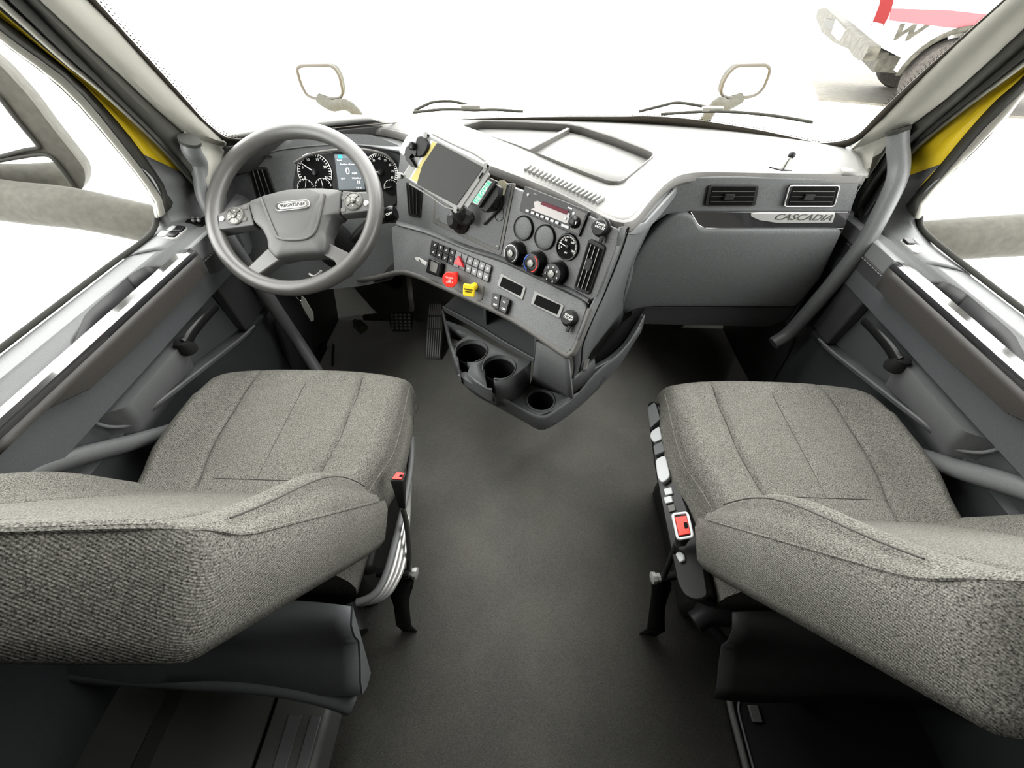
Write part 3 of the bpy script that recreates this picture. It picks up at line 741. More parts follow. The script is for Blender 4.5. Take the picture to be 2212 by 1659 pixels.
# trailer brake hand lever
tb = prism('brake_lever_housing', rp(PLW.pts([(926, 556), (953, 568), (948, 598), (919, 588)], .018), .004), -PLW.n*.02, 'black_gloss', dash, bevel=.003)
prism('housing_face', rp(PLW.pts([(931, 563), (946, 570), (942, 590), (928, 584)], .0186), .002), -PLW.n*.001, 'steel_dark', tb)
prism('lever', rp([PLW.at(895, 555, .028), PLW.at(905, 556, .028), PLW.at(922, 567, .026), PLW.at(921, 574, .026), PLW.at(898, 562, .028)], .002), -PLW.n*.006, 'silver', tb, bevel=.001)
text('writing', 'TRLR', PLW.at(907, 564, .0286), PLW, .006, 'black_plastic', tb, h=0, rot=-.35)
# parking valve recess with knobs
prism('valve_plate', rp(PLW.pts([(962, 578), (1046, 618), (1042, 648), (1024, 650), (958, 606)], .002), .006), -PLW.n*.004, 'dash_edge', dash, bevel=.0015)
def valve(u, v, sh, m, nm, lab, words, nside):
    base = PLW.at(u+14, v-10, 0); tip = PLW.at(u, v, .045)
    ax = (tip-base).normalized(); p = PL(tip, ax)
    st_ = lathe(nm, base, ax, [(.010, 0), (.010, (tip-base).length*.55), (.0085, (tip-base).length*.62), (.0085, (tip-base).length*.98)], m, dash, n=20)
    st_['label'] = lab
    a0 = math.pi/8 if nside == 8 else math.pi/4
    P = circ(tip, p.ex, p.ey, .0215, nside, a0=a0, a1=a0+2*math.pi)
    hd_ = prism('knob_face', rp(P, .004), -ax*.009, m, st_, bevel=.0015)
    text('writing', words, tip, p, .0058, 'white_mark' if m == 'red_bright' else 'black_plastic', st_, h=.0006)
valve(971, 605, 0, 'red_bright', 'air_supply_knob', 'red octagonal pull knob', 'TRAILER\nAIR\nSUPPLY', 8)
valve(1012, 628, 0, 'yellow', 'parking_brake_knob', 'yellow square pull knob', 'PARKING\nBRAKE', 4)
# two blank displays
for q_ in ([(1082, 590), (1136, 620), (1128, 648), (1073, 617)], [(1155, 628), (1218, 660), (1208, 688), (1146, 656)]):
    f_ = prism('blank_opening_frame', rp(PLW.pts(q_, .003), .003), -PLW.n*.008, 'tablet_frame', dash, bevel=.001)
    cx_ = sum(p[0] for p in q_)/4; cy_ = sum(p[1] for p in q_)/4
    prism('dark_opening', rp(PLW.pts([(cx_+(a-cx_)*.82, cy_+(b-cy_)*.72) for a, b in q_], .0035), .001), -PLW.n*.0008, 'black_deep', f_)
# two rocker switches
for q_ in ([(1064, 632), (1080, 637), (1077, 669), (1060, 660)], [(1083, 639), (1101, 648), (1092, 679), (1077, 668)]):
    f_ = prism('rocker_switch', rp(PLW.pts(q_, .012), .003), -PLW.n*.012, 'black_gloss', dash, bevel=.002)
    cx_ = sum(p[0] for p in q_)/4; cy_ = sum(p[1] for p in q_)/4
    text('writing', 'OFF', PLW.at(cx_-1, cy_+9, .0125), PLW, .007, 'white_mark', f_, h=0)
    text('writing', 'AX', PLW.at(cx_+1, cy_-6, .0125), PLW, .007, 'white_mark', f_, h=0)
outlet('power_outlet_cap', PLW, 1231, 688)

# side of the centre stack curving to the passenger fascia
colA = [PC.at(1342, 492), PC.at(1330, 540, -.002), PC.at(1292, 640, -.002), PLW.at(1278, 668, -.002), PLW.at(1243, 755, -.004), V((.115, .71, .50)), V((.115, .735, .36))]
colM = [V((.235, .83, .845)), V((.225, .84, .76)), V((.212, .86, .66)), V((.205, .865, .60)), V((.195, .875, .52)), V((.19, .88, .44)), V((.19, .90, .33))]
colB = [V((.345, 1.01, .845)), V((.305, 1.0, .76)), V((.285, 1.0, .66)), V((.28, 1.0, .60)), V((.285, 1.01, .52)), V((.30, 1.02, .44)), V((.30, 1.03, .33))]
sheet('stack_side', [colA, [a.lerp(b, .45)+V((.004, 0, 0)) for a, b in zip(colA, colM)], colM, colB], 'dash_grey', dash, N=24, solid=.006, soff=-1, sm=5, ang=60)
ap0 = [p+V((0, 0, -.022)) for p in LIP if p.x > .14 and p.x < .37 and p.y < 1.03]
ap1 = [colA[0]+V((0, 0, -.01)), colM[0]+V((.0, .0, -.02)), colB[0]+V((0, 0, -.02)), PF.at(1462, 398)]
sheet('lip_apron', [ap0, ap1], 'dash_grey', dash, N=24, solid=.003, sm=4)
tube('stack_seam', [p+V((.002, -.004, 0)) for p in [a.lerp(b, .25) for a, b in zip(colA, colM)]], .0016, 'black_plastic', dash, n=6)
# passenger fascia
ff = [(1436, 404), (1458, 390), (1490, 383), (1600, 382), (1760, 386), (1858, 392), (1838, 458), (1490, 458), (1440, 464), (1398, 492), (1374, 520)]
prism('passenger_fascia', PF.pts(ff, .0), (0, .03, 0), 'dash_grey', dash, bevel=.003)
colC = PF.pts([(1436, 404), (1408, 440), (1374, 520), (1368, 600), (1350, 662), (1340, 700)], 0)
sheet('fascia_blend', [colB[:6], [a.lerp(b, .5) for a, b in zip(colB[:6], colC)], colC], 'dash_grey', dash, N=24, solid=.004, sm=5, ang=60)
vent('air_vent', PF, [(1531, 401), (1641, 401), (1632, 446), (1522, 446)], 3, dash, vertical=False, h=.006)
tag(vent('air_vent', PF, [(1706, 401), (1814, 401), (1802, 446), (1693, 446)], 3, dash, vertical=False, h=.006), 'air vent with a pale rim')
tube('vent_rim', rp(PF.pts([(1706, 401), (1814, 401), (1802, 446), (1693, 446)], .0085), .008), .0017, 'silver', dash, n=8, closed=True, smooth=1)
ts = prism('trim_strip', rp(PF.pts([(1492, 458), (1834, 458), (1821, 492), (1522, 492), (1508, 485)], .008), .004), (0, .02, 0), 'strip_gloss', dash, bevel=.0015)
tube('strip_edge', PF.pts([(1492, 458), (1508, 485), (1521, 493), (1600, 494), (1821, 494)], .0085), .0010, 'silver', ts, n=6, smooth=1)
tag(prism('badge_plate', rp(PF.pts([(1622, 461), (1640, 460), (1805, 460), (1799, 481), (1680, 482), (1640, 476), (1622, 468)], .0105), .003), (0, .003, 0), 'silver', ts, bevel=.0008), 'silver badge plate')
text('badge_writing', 'CASCADIA', PF.at(1735, 470, .0112), PF, .0235, 'steel_dark', ts, h=0, ital=.3, sx=1.32, ext=.0006)
# glove box
gb = [(1492, 459), (1508, 487), (1522, 494), (1821, 494), (1800, 540), (1772, 600), (1740, 640), (1722, 662), (1404, 662), (1372, 666), (1345, 680), (1340, 650), (1352, 605), (1366, 566), (1392, 522), (1424, 485), (1455, 463)]
G0 = PF.pts(gb, .012)
gc = sum(G0, V())/len(G0)
def ringed(name, P, steps, m, parent):
    n = len(P); vs = []; fs = []
    c_ = sum(P, V())/n
    for t, h in steps: vs += [p.lerp(c_, t)+PF.n*h for p in P]
    for j in range(len(steps)-1):
        for i in range(n): fs.append((j*n+i, j*n+(i+1) % n, (j+1)*n+(i+1) % n, (j+1)*n+i))
    fs.append(tuple(range((len(steps)-1)*n, len(steps)*n)))
    return mesh(name, vs, fs, m, parent, ang=60)
ringed('glove_box_door', rp(G0, .02), [(0, -.02), (0, -.001), (.008, .002), (.04, .004), (.12, .005)], 'dash_grey', dash)
lf = PF.pts([(1368, 660), (1404, 664), (1720, 664), (1700, 690), (1660, 706), (1420, 701), (1385, 700), (1355, 715)], .004)
prism('lower_panel', lf, (0, .03, 0), 'door_dark', dash, bevel=.002)
# dash right end and left end
sheet('dash_end', [[RC[0]+V((0, 0, -.01)), PF.at(1858, 392), PF.at(1821, 494), PF.at(1740, 640), PF.at(1700, 700)], [RC[0]+V((.04, .2, -.01)), V((.93, 1.3, .85)), V((.93, 1.3, .7)), V((.93, 1.3, .5)), V((.93, 1.3, .35))]], 'dash_grey', dash, N=12, sm=1)
sheet('top_end', [[RC[0], RC[1], RC[2], RC[2]+V((-.02, .03, .01))], [p+V((-.06, -.0, .003)) for p in (RC[0], RC[1], RC[2], RC[2]+V((-.02, .03, .01)))]], 'dash_top', dash, N=8, sm=1, solid=.01)
# small phone-mount ball on passenger dash top
bm_ = E('ball_mount', un(1690, 368, 'z', ZL+.012), 'small black ball mount standing on the passenger end of the dashboard top', 'mount')
q0 = WL[bm_.name]
prism('base', [q0+V((-.028, .012, .001)), q0+V((-.006, -.008, .001)), q0+V((.02, -.006, .001)), q0+V((.0, .0, .001))], (0, 0, .0025), 'black_plastic', bm_)
tube('stem', [q0+V((0, 0, 0)), q0+V((.004, .004, .016)), q0+V((.010, .010, .026))], .004, 'steel_dark', bm_, n=10)
lathe('ball', q0+V((.012, .012, .030)), (0, 0, 1), [(.008*math.sin(math.pi*i/8), -.008*math.cos(math.pi*i/8)) for i in range(9)], 'black_plastic', bm_, n=16)

# ================================================================ lower console with cup holders
con = E('cup_holder_console', (-.05, .8, .25), 'dark grey plastic console with three cup holders below the switch panel', 'console')
z1, z2, z3 = .44, .33, .26
def zz(L, z): return [un(u, v, 'z', z) for u, v in L]
# outer hull: rim line (upper) and foot line (lower)
rimP = [(957, 668, z1), (966, 710, z1), (978, 755, z1), (990, 790, .42), (1003, 812, .41), (1054, 843, .385), (1101, 866, .345), (1165, 898, z2), (1200, 884, z2), (1248, 845, z2), (1290, 800, .36), (1340, 760, .40), (1384, 703, .44)]
footP = [(955, 672, .38), (964, 716, .35), (975, 765, .31), (990, 813, .28), (1026, 851, .265), (1082, 882, z3), (1137, 912, z3), (1165, 927, z3), (1193, 919, z3), (1248, 880, z3), (1317, 813, .30), (1352, 766, .34), (1384, 716, .39)]
rm = [un(u, v, 'z', z) for u, v, z in rimP]; ft = [un(u, v, 'z', z) for u, v, z in footP]
rm[-3] = un(1290, 800, 'z', .37)
sheet('hull', [rm, [a.lerp(b, .15)+V((0, -.004, 0)) for a, b in zip(rm, ft)], [a.lerp(b, .9) for a, b in zip(rm, ft)], ft, [p+V((0, .04, -.002)) for p in ft]], 'dash_grey', con, N=60, solid=.005, sm=5, soff=0, ang=50)
# upper deck with two cup holes
dk = zz([(960, 691), (1000, 705), (1060, 742), (1121, 774), (1146, 780), (1137, 790), (1125, 800), (1109, 811), (1084, 818), (1067, 817), (1062, 842), (1054, 841), (1026, 824), (1007, 804), (994, 806), (986, 776), (971, 736)], z1)
deck = prism('upper_deck', dk, (0, 0, -.05), 'dash_grey', con)
c1, c2 = un(1018, 758, 'z', z1), un(1078, 793, 'z', z1)
cuts = []
for c_, r_ in ((c1, .047), (c2, .047)):
    cuts.append(prism('cutter', circ(c_+V((0, 0, .05)), V((1, 0, 0)), V((0, 1, 0)), r_, 40), (0, 0, -.15), 'dash_grey'))
cuts.append(prism('cutter', [p+V((0, 0, .05)) for p in zz([(968, 703), (1012, 722), (985, 742), (977, 741)], z1)], (0, 0, -.15), 'dash_grey'))
cuts.append(prism('cutter', [p+V((0, 0, .05)) for p in zz([(990, 772), (1017, 786), (1010, 805), (994, 806)], z1)], (0, 0, -.15), 'dash_grey'))
cuts.append(prism('cutter', [p+V((0, 0, .05)) for p in zz([(1045, 799), (1068, 812), (1064, 838), (1052, 838)], z1)], (0, 0, -.15), 'dash_grey'))
cut(deck, cuts)
for c_ in (c1, c2):
    lathe('cup_well', c_, (0, 0, 1), [(.0475, -.002), (.046, -.04), (.044, -.11), (.001, -.11)], 'black_plastic', con, n=40, cap=False)
    pts_ = circ(c_+V((0, 0, .001)), V((1, 0, 0)), V((0, 1, 0)), .048, 40, a0=math.radians(-70), a1=math.radians(200))
    tube('cup_rim', pts_, .0018, 'trim_grey', con, n=6, smooth=1)
# front lip below the cups
lipf = zz([(994, 806), (1007, 802), (1026, 822), (1050, 836), (1060, 838)], .415)
prism('front_lip', rp(lipf+[lipf[-1]+V((0, -.012, 0)), lipf[2]+V((-.006, -.014, 0)), lipf[0]+V((-.008, -.006, 0))], .003), (0, 0, -.03), 'trim_grey', con, bevel=.002)
prism('cup_divider', zz([(1018, 781), (1034, 786), (1048, 799), (1048, 822), (1012, 802)], .432), (0, 0, -.06), 'trim_grey', con, bevel=.002)
# lower deck with one cup hole
ld = zz([(1101, 864), (1143, 829), (1180, 826), (1229, 855), (1246, 843), (1240, 856), (1200, 884), (1165, 897), (1140, 890)], z2)
low = prism('lower_deck', rp(ld, .006), (0, 0, -.04), 'dash_grey', con)
c3 = un(1168, 864, 'z', z2)
cut(low, [prism('cutter', circ(c3+V((0, 0, .05)), V((1, 0, 0)), V((0, 1, 0)), .041, 40), (0, 0, -.15), 'dash_grey')])
lathe('cup_well', c3, (0, 0, 1), [(.0415, -.001), (.040, -.03), (.038, -.065), (.001, -.065)], 'black_plastic', con, n=40, cap=False)
tube('cup_rim', circ(c3+V((0, 0, .001)), V((1, 0, 0)), V((0, 1, 0)), .042, 40), .002, 'trim_grey', con, n=6, closed=True, smooth=1)
# wall from upper deck down to lower deck
wa = zz([(1146, 780), (1137, 790), (1109, 811), (1084, 818), (1067, 817)], z1)
sheet('deck_side', [wa, [V((p.x, p.y-.004, z2-.01)) for p in wa]], 'dash_grey', con, N=20, solid=.004)
# shelf slots above the cups
shb = zz([(957, 663), (1029, 702), (1090, 740), (1154, 776)], .455)
prism('shelf', rp(shb+[p+V((.05, .10, 0)) for p in reversed(shb)], .004), (0, 0, -.02), 'dash_grey', con, bevel=.002)
tube('shelf_edge', [p+V((0, 0, .002)) for p in shb], .003, 'trim_grey', con, n=8)
for u, v in ((1029, 702), (1135, 765)):
    p = un(u, v, 'z', .455); box('shelf_divider', p+V((.03, .05, .03)), .004, .05, .03, 'dash_grey', con, bevel=.002)
sheet('shelf_back', [[p+V((.06, .11, -.01)) for p in shb], [p+V((.02, .02, .13)) for p in shb]], 'door_dark', con, N=10)
# tower under the switch panel corner
tw = [un(1154, 774, 'z', .46), un(1243, 786, 'z', .50)]
t0 = PLW.at(1160, 738, -.01); t1 = PLW.at(1228, 768, -.01)
sheet('tower_face', [[t0, t1], [V((t0.x+.0, t0.y+.05, .44)), V((.112, t1.y+.01, .44))], [un(1146, 830, 'z', z2), un(1229, 855, 'z', z2)]], 'dash_grey', con, N=8, solid=.006, sm=1)
sheet('tower_foot', [[un(1229, 855, 'z', z2), V((.115, .735, .36)), V((.112, .72, .45))], [un(1250, 846, 'z', z2), un(1286, 802, 'z', .365), un(1284, 775, 'z', .40)]], 'dash_grey', con, N=6, sm=1, solid=.003)
# map pocket on the passenger side
pk0 = [un(1284, 796, 'z', .372), un(1320, 776, 'z', .385), un(1352, 748, 'z', .405), un(1376, 712, 'z', .435), un(1392, 680, 'z', .465)]
ftp = [un(1248, 880, 'z', z3), un(1300, 830, 'z', .29), un(1352, 766, 'z', .34), un(1376, 730, 'z', .38), un(1388, 708, 'z', .40)]
sheet('map_pocket', [[p+V((-.012, .008, -.002)) for p in pk0], pk0, [a.lerp(b, .3) for a, b in zip(pk0, ftp)], ftp], 'dash_grey', con, N=24, solid=.003)
tube('pocket_lip', pk0, .0035, 'trim_grey', con, n=8)
pk1 = [un(1284, 775, 'z', .40), un(1308, 738, 'z', .43), un(1336, 705, 'z', .46), un(1362, 682, 'z', .48), un(1394, 664, 'z', .50)]
sheet('pocket_shade', [pk1, [p+V((-.01, .01, -.02)) for p in pk0]], 'black_deep', con, N=12, solid=.002)  # near-black sheet paints the shade inside the pocket slot
prism('console_clip', [un(u, v, 'z', .45) for u, v in ((1262, 776), (1274, 774), (1268, 797), (1258, 799))], (0, 0, -.01), 'dash_edge', con, bevel=.002)
for u, v in ((1242, 868), (1200, 907)):
    lathe('clip', un(u, v+6, 'z', .27), (.6, -.6, .2), [(.004, 0), (.004, .004), (.002, .005)], 'chrome', con, n=10)

# ================================================================ steering wheel
WC = V((-.638, .995, .789)); wt = math.radians(52.9)
PW = PL(WC, V((0, -math.cos(wt), math.sin(wt))))
sw = E('steering_wheel', WC, 'dark grey steering wheel with four spokes in front of the driver seat', 'steering wheel')
RM = .2155
rim = circ(WC, PW.ex, PW.ey, RM, 96)
a, b = tube_vf(rim, .0200, 16, closed=True); mesh('rim', a, b, 'wheel_rubber', sw, ang=60)
hub = [(537, 436), (570, 423), (617, 412), (668, 407), (700, 407), (738, 411), (735, 463), (721, 468), (713, 481), (706, 506), (708, 526), (701, 547), (648, 550), (617, 554), (597, 560), (580, 541), (578, 518), (567, 496), (549, 480)]
HP = PW.pts(hub, .010); hc = sum(HP, V())/len(HP)
def puff(name, P, steps, m, parent, pl, ang=50):
    n = len(P); c_ = sum(P, V())/n; vs = []; fs = []
    for t, h in steps: vs += [p.lerp(c_, t)+pl.n*h for p in P]
    for j in range(len(steps)-1):
        for i in range(n): fs.append((j*n+i, j*n+(i+1) % n, (j+1)*n+(i+1) % n, (j+1)*n+i))
    fs.append(tuple(range((len(steps)-1)*n, len(steps)*n))); fs.append(tuple(range(n)))
    return mesh(name, vs, fs, m, parent, ang=ang)
puff('horn_pad', rp(HP, .008), [(0, -.04), (0, -.004), (.02, .003), (.06, .007), (.2, .011), (.5, .013)], 'wheel_pad', sw, PW)
crease = PW.pts([(563, 428), (570, 446), (592, 500), (604, 515), (640, 518), (668, 512), (684, 490), (700, 420)], .0235)
tube('pad_crease', crease, .0035, 'wheel_pad', sw, n=8)
puff('inner_pad', rp(PW.pts([(566, 428), (576, 452), (596, 500), (608, 513), (640, 516), (666, 509), (680, 488), (698, 422), (668, 410), (620, 414)], .012), .01), [(0, 0), (.03, .010), (.2, .012)], 'wheel_pad', sw, PW)
# emblem
ec = PW.at(631, 443, .028); er = math.radians(7)
EX = PW.ex*math.cos(er)+PW.ey*math.sin(er); EY = -PW.ex*math.sin(er)+PW.ey*math.cos(er)
def pill(c_, hw, hh, n=12): return [c_+EX*(hw-hh)+EX*hh*math.cos(a)+EY*hh*math.sin(a) for a in [-math.pi/2+math.pi*i/n for i in range(n+1)]]+[c_-EX*(hw-hh)+EX*hh*math.cos(a)+EY*hh*math.sin(a) for a in [math.pi/2+math.pi*i/n for i in range(n+1)]]
em = prism('emblem', pill(ec, .045, .012), -PW.n*.006, 'chrome', sw, bevel=.001)
prism('emblem_field', pill(ec+PW.n*.0008, .036, .0075), -PW.n*.0012, 'silver', em)
text('emblem_writing', 'FREIGHTLINER', ec, PW, .0125, 'black_plastic', em, h=.0012, rot=er, ital=.25, sx=.82)
# button pads
for side, q_, bc in (('l', [(470, 463), (536, 437), (548, 486), (473, 496)], (508, 467)), ('r', [(740, 412), (797, 417), (797, 455), (736, 463)], (764, 435))):
    bp_ = prism('button_pad', rp(PW.pts(q_, .012), .004), -PW.n*.03, 'wheel_pad', sw, bevel=.002)
    c_ = PW.at(*bc, .012)
    lathe('control_ring', c_, PW.n, [(.0235, 0), (.0235, .003), (.021, .0045), (.0195, .003)], 'dash_edge', bp_, n=36, cap=False)
    lathe('control_pad', c_, PW.n, [(.0195, 0), (.0195, .003), (.008, .004), (.008, .002), (.0065, .002), (.0065, .006), (.005, .007)], 'steel_dark', bp_, n=36)
    for i in range(4):
        a = math.radians(45+90*i); d = PW.ex*math.cos(a)+PW.ey*math.sin(a)
        box('pad_divider', c_+d*.0135+PW.n*.0038, .006, .0007, .0006, 'black_plastic', bp_, ax=(d, PW.n.cross(d), PW.n))
        a = math.radians(90*i); d = PW.ex*math.cos(a)+PW.ey*math.sin(a); e_ = PW.n.cross(d)
        prism('pad_arrow', [c_+d*.0155+PW.n*.0046, c_+d*.012+e_*.002+PW.n*.0046, c_+d*.012-e_*.002+PW.n*.0046], -PW.n*.0008, 'white_mark', bp_)
    sgn = 1 if side == 'l' else -1
    for dy in (.016, -.016):
        box('corner_button', c_+PW.ex*.026*sgn+PW.ey*(dy+(.008*sgn))+PW.n*.001, .006, .005, .001, 'dash_edge', bp_, bevel=.0008, ax=(PW.ex, PW.ey, PW.n))
    lathe('round_button', c_-PW.ex*.034*sgn-PW.ey*.008*(1 if side == 'l' else .6), PW.n, [(.007, 0), (.007, .002), (.005, .003)], 'silver', bp_, n=20)
# arms from pads to the rim
def arm(q_, h=.002, th=.028, m='wheel_rubber'):
    prism('spoke', rp(PW.pts(q_, h), .006), -PW.n*th, m, sw, bevel=.005, seg=3)
arm([(456, 452), (476, 460), (545, 434), (548, 486), (476, 500), (455, 505)], .004)
arm([(728, 415), (795, 413), (820, 405), (824, 462), (797, 459), (730, 464)], .004)
arm([(578, 535), (606, 560), (560, 592), (556, 612), (520, 604), (522, 588), (540, 572)])
arm([(704, 522), (765, 552), (752, 588), (722, 603), (731, 580), (722, 562), (696, 548)])
lathe('wheel_boss', WC+PW.n*-.09, PW.n, [(.045, 0), (.05, .04), (.055, .075), (.055, .082)], 'black_plastic', sw, n=32)

# steering column
scn = E('steering_column', WC-PW.n*.2, 'black steering column shroud behind the steering wheel', 'steering column')
lathe('shroud', WC-PW.n*.34, PW.n, [(.075, 0), (.07, .08), (.06, .16), (.055, .215)], 'black_plastic', scn, n=28)
tube('column_shaft', [WC-PW.n*.30, WC-PW.n*.40, V((-.62, 1.50, .22))], .03, 'black_plastic', scn, n=14)
sheet('column_cover', [PLW.pts([(560, 608), (640, 614), (720, 613), (800, 612), (858, 590)], -.03), PLW.pts([(560, 540), (640, 540), (720, 540), (800, 540), (858, 510)], -.10)], 'black_plastic', scn, N=14)
stk = tube('turn_stalk', [PW.at(760, 520, -.06), PW.at(790, 490, -.05), PW.at(820, 470, -.045), PW.at(850, 464, -.04)], lambda t: .011+.010*t, 'black_plastic', scn, n=14)
lathe('stalk_dial', PW.at(845, 462, -.035), (PW.at(870, 455, -.03)-PW.at(820, 472, -.045)), [(.019, -.018), (.020, -.006), (.020, .008), (.016, .014)], 'black_gloss', scn, n=20)
text('writing', 'OFF', PW.at(840, 462, -.012), PW, .010, 'white_mark', scn, h=0, rot=.35)
tube('tilt_lever', [PW.at(668, 592, -.13), PW.at(678, 597, -.13), PW.at(690, 590, -.13), PW.at(694, 584, -.13)], .004, 'silver', scn, n=8)

# key with tag
kc = un(652, 640, 'y', .93)
kt = E('key_tag', un(664, 668, 'y', .93), 'pale key tag hanging below the steering wheel rim', 'key tag')
prism('tag', rp([un(u, v, 'y', .93) for u, v in ((651, 640), (658, 645), (676, 676), (677, 693), (672, 695), (650, 656))], .0008), (.001, .0015, 0), 'paper', kt)
tube('key_ring', [un(u, v, 'y', .932) for u, v in ((639, 640), (645, 647), (650, 650), (652, 644))], .0012, 'chrome', kt, n=6)
prism('key', [un(u, v, 'y', .935) for u, v in ((651, 656), (654, 655), (662, 680), (659, 680))], (0, .002, 0), 'steel_dark', kt)

# ================================================================ tablet and scanner
PT = PL(PC.at(985, 400)+PC.n*.085, PC.n*.9+V((.10, -.25, .12)))
tab = E('tablet', PT.at(965, 375), 'tablet computer in a pale grey mounting frame on the centre panel', 'tablet')
fo = PT.pts([(924, 292), (1057, 360), (991, 458), (868, 380)], .004)
fi = PT.pts([(932, 303), (1046, 361), (983, 446), (878, 379)], .004)
fr_ = prism('frame', rp(fo, .008), -PT.n*.012, 'tablet_frame', tab, bevel=.002)
prism('bezel', rp(PT.pts([(931, 302), (1044, 361), (984, 445), (884, 387)], .0052), .003), -PT.n*.002, 'light_button', tab)
prism('screen_film', rp(PT.pts([(935, 306), (1041, 361), (983, 442), (888, 386)], .0058), .003), -PT.n*.001, 'film_yellow', tab)
prism('screen', rp(PT.pts([(944, 308), (1043, 361), (985, 444), (900, 398), (912, 357)], .0064), .004), -PT.n*.001, 'screen_off', tab)
for u, v in ((925, 293), (1054, 359), (989, 454), (868, 380)):
    lg = lathe('corner_lug', PT.at(u, v, -.002), PT.n, [(.007, 0), (.007, .010), (.006, .011)], 'tablet_frame', tab, n=20)
    lathe('lug_hole', PT.at(u, v, .0095), PT.n, [(.0032, 0), (.0032, .0006)], 'black_deep', lg, n=12)
tube('side_rail', PT.pts([(935, 290), (980, 312), (1020, 330), (1048, 348)], .0), .0025, 'tablet_frame', tab, n=8)
tube('side_rail', PT.pts([(885, 397), (930, 424), (960, 446), (980, 452)], .0), .0025, 'tablet_frame', tab, n=8)
prism('side_plate', rp(PT.pts([(1050, 368), (1058, 378), (1010, 450), (1003, 443), (997, 448), (990, 444)], .002), .003), -PT.n*.004, 'tablet_frame', tab, bevel=.001)
prism('plate_slot', PT.pts([(1042, 372), (1044, 374), (1035, 387), (1033, 385)], .0055), -PT.n*.0006, 'black_deep', tab)
# back support arm to the panel
mt = E('tablet_mount', PC.at(1005, 465), 'black ball-joint mount holding the tablet to the dashboard plate', 'mount')
p0 = PT.at(965, 385, -.012); p1 = PC.at(1000, 470, .005)
tube('mount_arm', [PT.at(975, 400, -.012), PC.at(990, 455, .05), PC.at(1003, 474, .03)], .017, 'black_plastic', mt, n=14)
lathe('mount_ball', PC.at(998, 476, .0), PC.n, [(.034, 0), (.034, .01), (.024, .02), (.022, .035), (.012, .045)], 'black_plastic', mt, n=24)
lathe('mount_knob', PC.at(1012, 470, .02), PC.n+PC.ex*.6, [(.018, 0), (.018, .02), (.012, .026)], 'black_plastic', mt, n=8)
# clamp at the tablet's upper left
clp = E('camera_clamp', PT.at(900, 320), 'black cradle clamp with a pale curved cover at the tablet top left corner', 'clamp')
cov = PT.pts([(862, 329), (868, 312), (878, 295), (890, 287), (902, 286), (912, 292), (925, 310), (915, 316), (905, 303), (882, 318), (872, 336)], -.004)
prism('cover', rp(cov, .003), -PT.n*.02, 'light_button', clp, bevel=.003)
prism('body', rp(PT.pts([(899, 296), (909, 292), (925, 310), (924, 320), (914, 337), (903, 340), (892, 330)], .012), .004), -PT.n*.03, 'black_plastic', clp, bevel=.003)
prism('jaw', rp(PT.pts([(876, 318), (886, 312), (895, 316), (900, 326), (897, 340), (890, 332), (884, 340), (892, 352), (897, 362), (888, 360), (876, 345), (874, 328)], .014), .003), -PT.n*.02, 'black_gloss', clp, bevel=.002)
lathe('jaw_knob', PT.at(893, 316, .012), PT.n, [(.009, 0), (.009, .008), (.006, .010)], 'black_gloss', clp, n=14)
# green-label box
gx = E('electronic_logger', PT.at(1035, 425), 'black device with a green label beside the tablet', 'device')
PG = PL(PT.at(1035, 425)-PT.n*.004, PT.n)
bx = prism('case', rp(PG.pts([(1054, 383), (1072, 391), (1034, 449), (1015, 440)], .004), .002), -PG.n*.012, 'black_plastic', gx, bevel=.0015)
tag(prism('label_plate', rp(PG.pts([(1054, 389), (1063, 393), (1032, 443), (1018, 436)], .0048), .001), -PG.n*.0006, 'light_button', gx), 'white label border')
gl = prism('green_label', rp(PG.pts([(1053, 391), (1061, 395), (1031, 440), (1021, 434)], .0054), .001), -PG.n*.0006, 'green', gx)
av = (PG.at(1056, 393, .0058)-PG.at(1027, 437, .0058)); an = math.atan2(av.dot(PG.ey), av.dot(PG.ex))
text('label_writing', 'GDS', PG.at(1046, 410, .0058), PG, .016, 'white_mark', gl, h=0, rot=an)
arcs = PG.at(1032, 430, .0058); lx = av.normalized(); ly = PG.n.cross(lx)
sq = []
for r_ in (.0055, .0022):
    P = [arcs+lx*r_*a+ly*r_*b for a, b in ((1, 1), (-1, 1), (-1, -1), (1, -1))]
    for i in range(4):
        m_ = (P[i]+P[(i+1) % 4])/2; d = (P[(i+1) % 4]-P[i]); sq.append(box_vf(m_, d.length/2+.0004, .0004, .0003, (d.normalized(), PG.n.cross(d.normalized()), PG.n)))
multi('label_square', sq, 'white_mark', gl)
prism('side_block', rp(PG.pts([(1070, 398), (1080, 404), (1078, 422), (1066, 440), (1050, 460), (1036, 452), (1040, 444)], -.006), .004), -PG.n*.02, 'black_plastic', gx, bevel=.003)
prism('module', rp(PC.pts([(1052, 416), (1074, 420), (1066, 450), (1046, 458)], .03), .004), -PC.n*.028, 'black_plastic', gx, bevel=.003)
# cables
cb = tube('cable', PC.pts([(1066, 440), (1080, 434), (1082, 445), (1070, 460), (1056, 474), (1046, 484)], .008), .0035, 'black_plastic', n=8)
tag(cb, 'short black cable looping below the green-label device', 'cable')
cb = tube('cable', PC.pts([(1078, 438), (1086, 452), (1087, 470), (1078, 478), (1070, 470), (1074, 452)], .004), .0010, 'seal_dark', n=6)
tag(cb, 'thin loose wire loop on the dashboard plate', 'cable')
sk = prism('sticker', rp(PC.pts([(1076, 391), (1084, 388), (1093, 392), (1095, 402), (1088, 426), (1082, 431), (1076, 428), (1078, 410)], .0045), .004), -PC.n*.001, 'sticker')
tag(sk, 'yellowed adhesive patch on the plate right of the tablet', 'sticker')

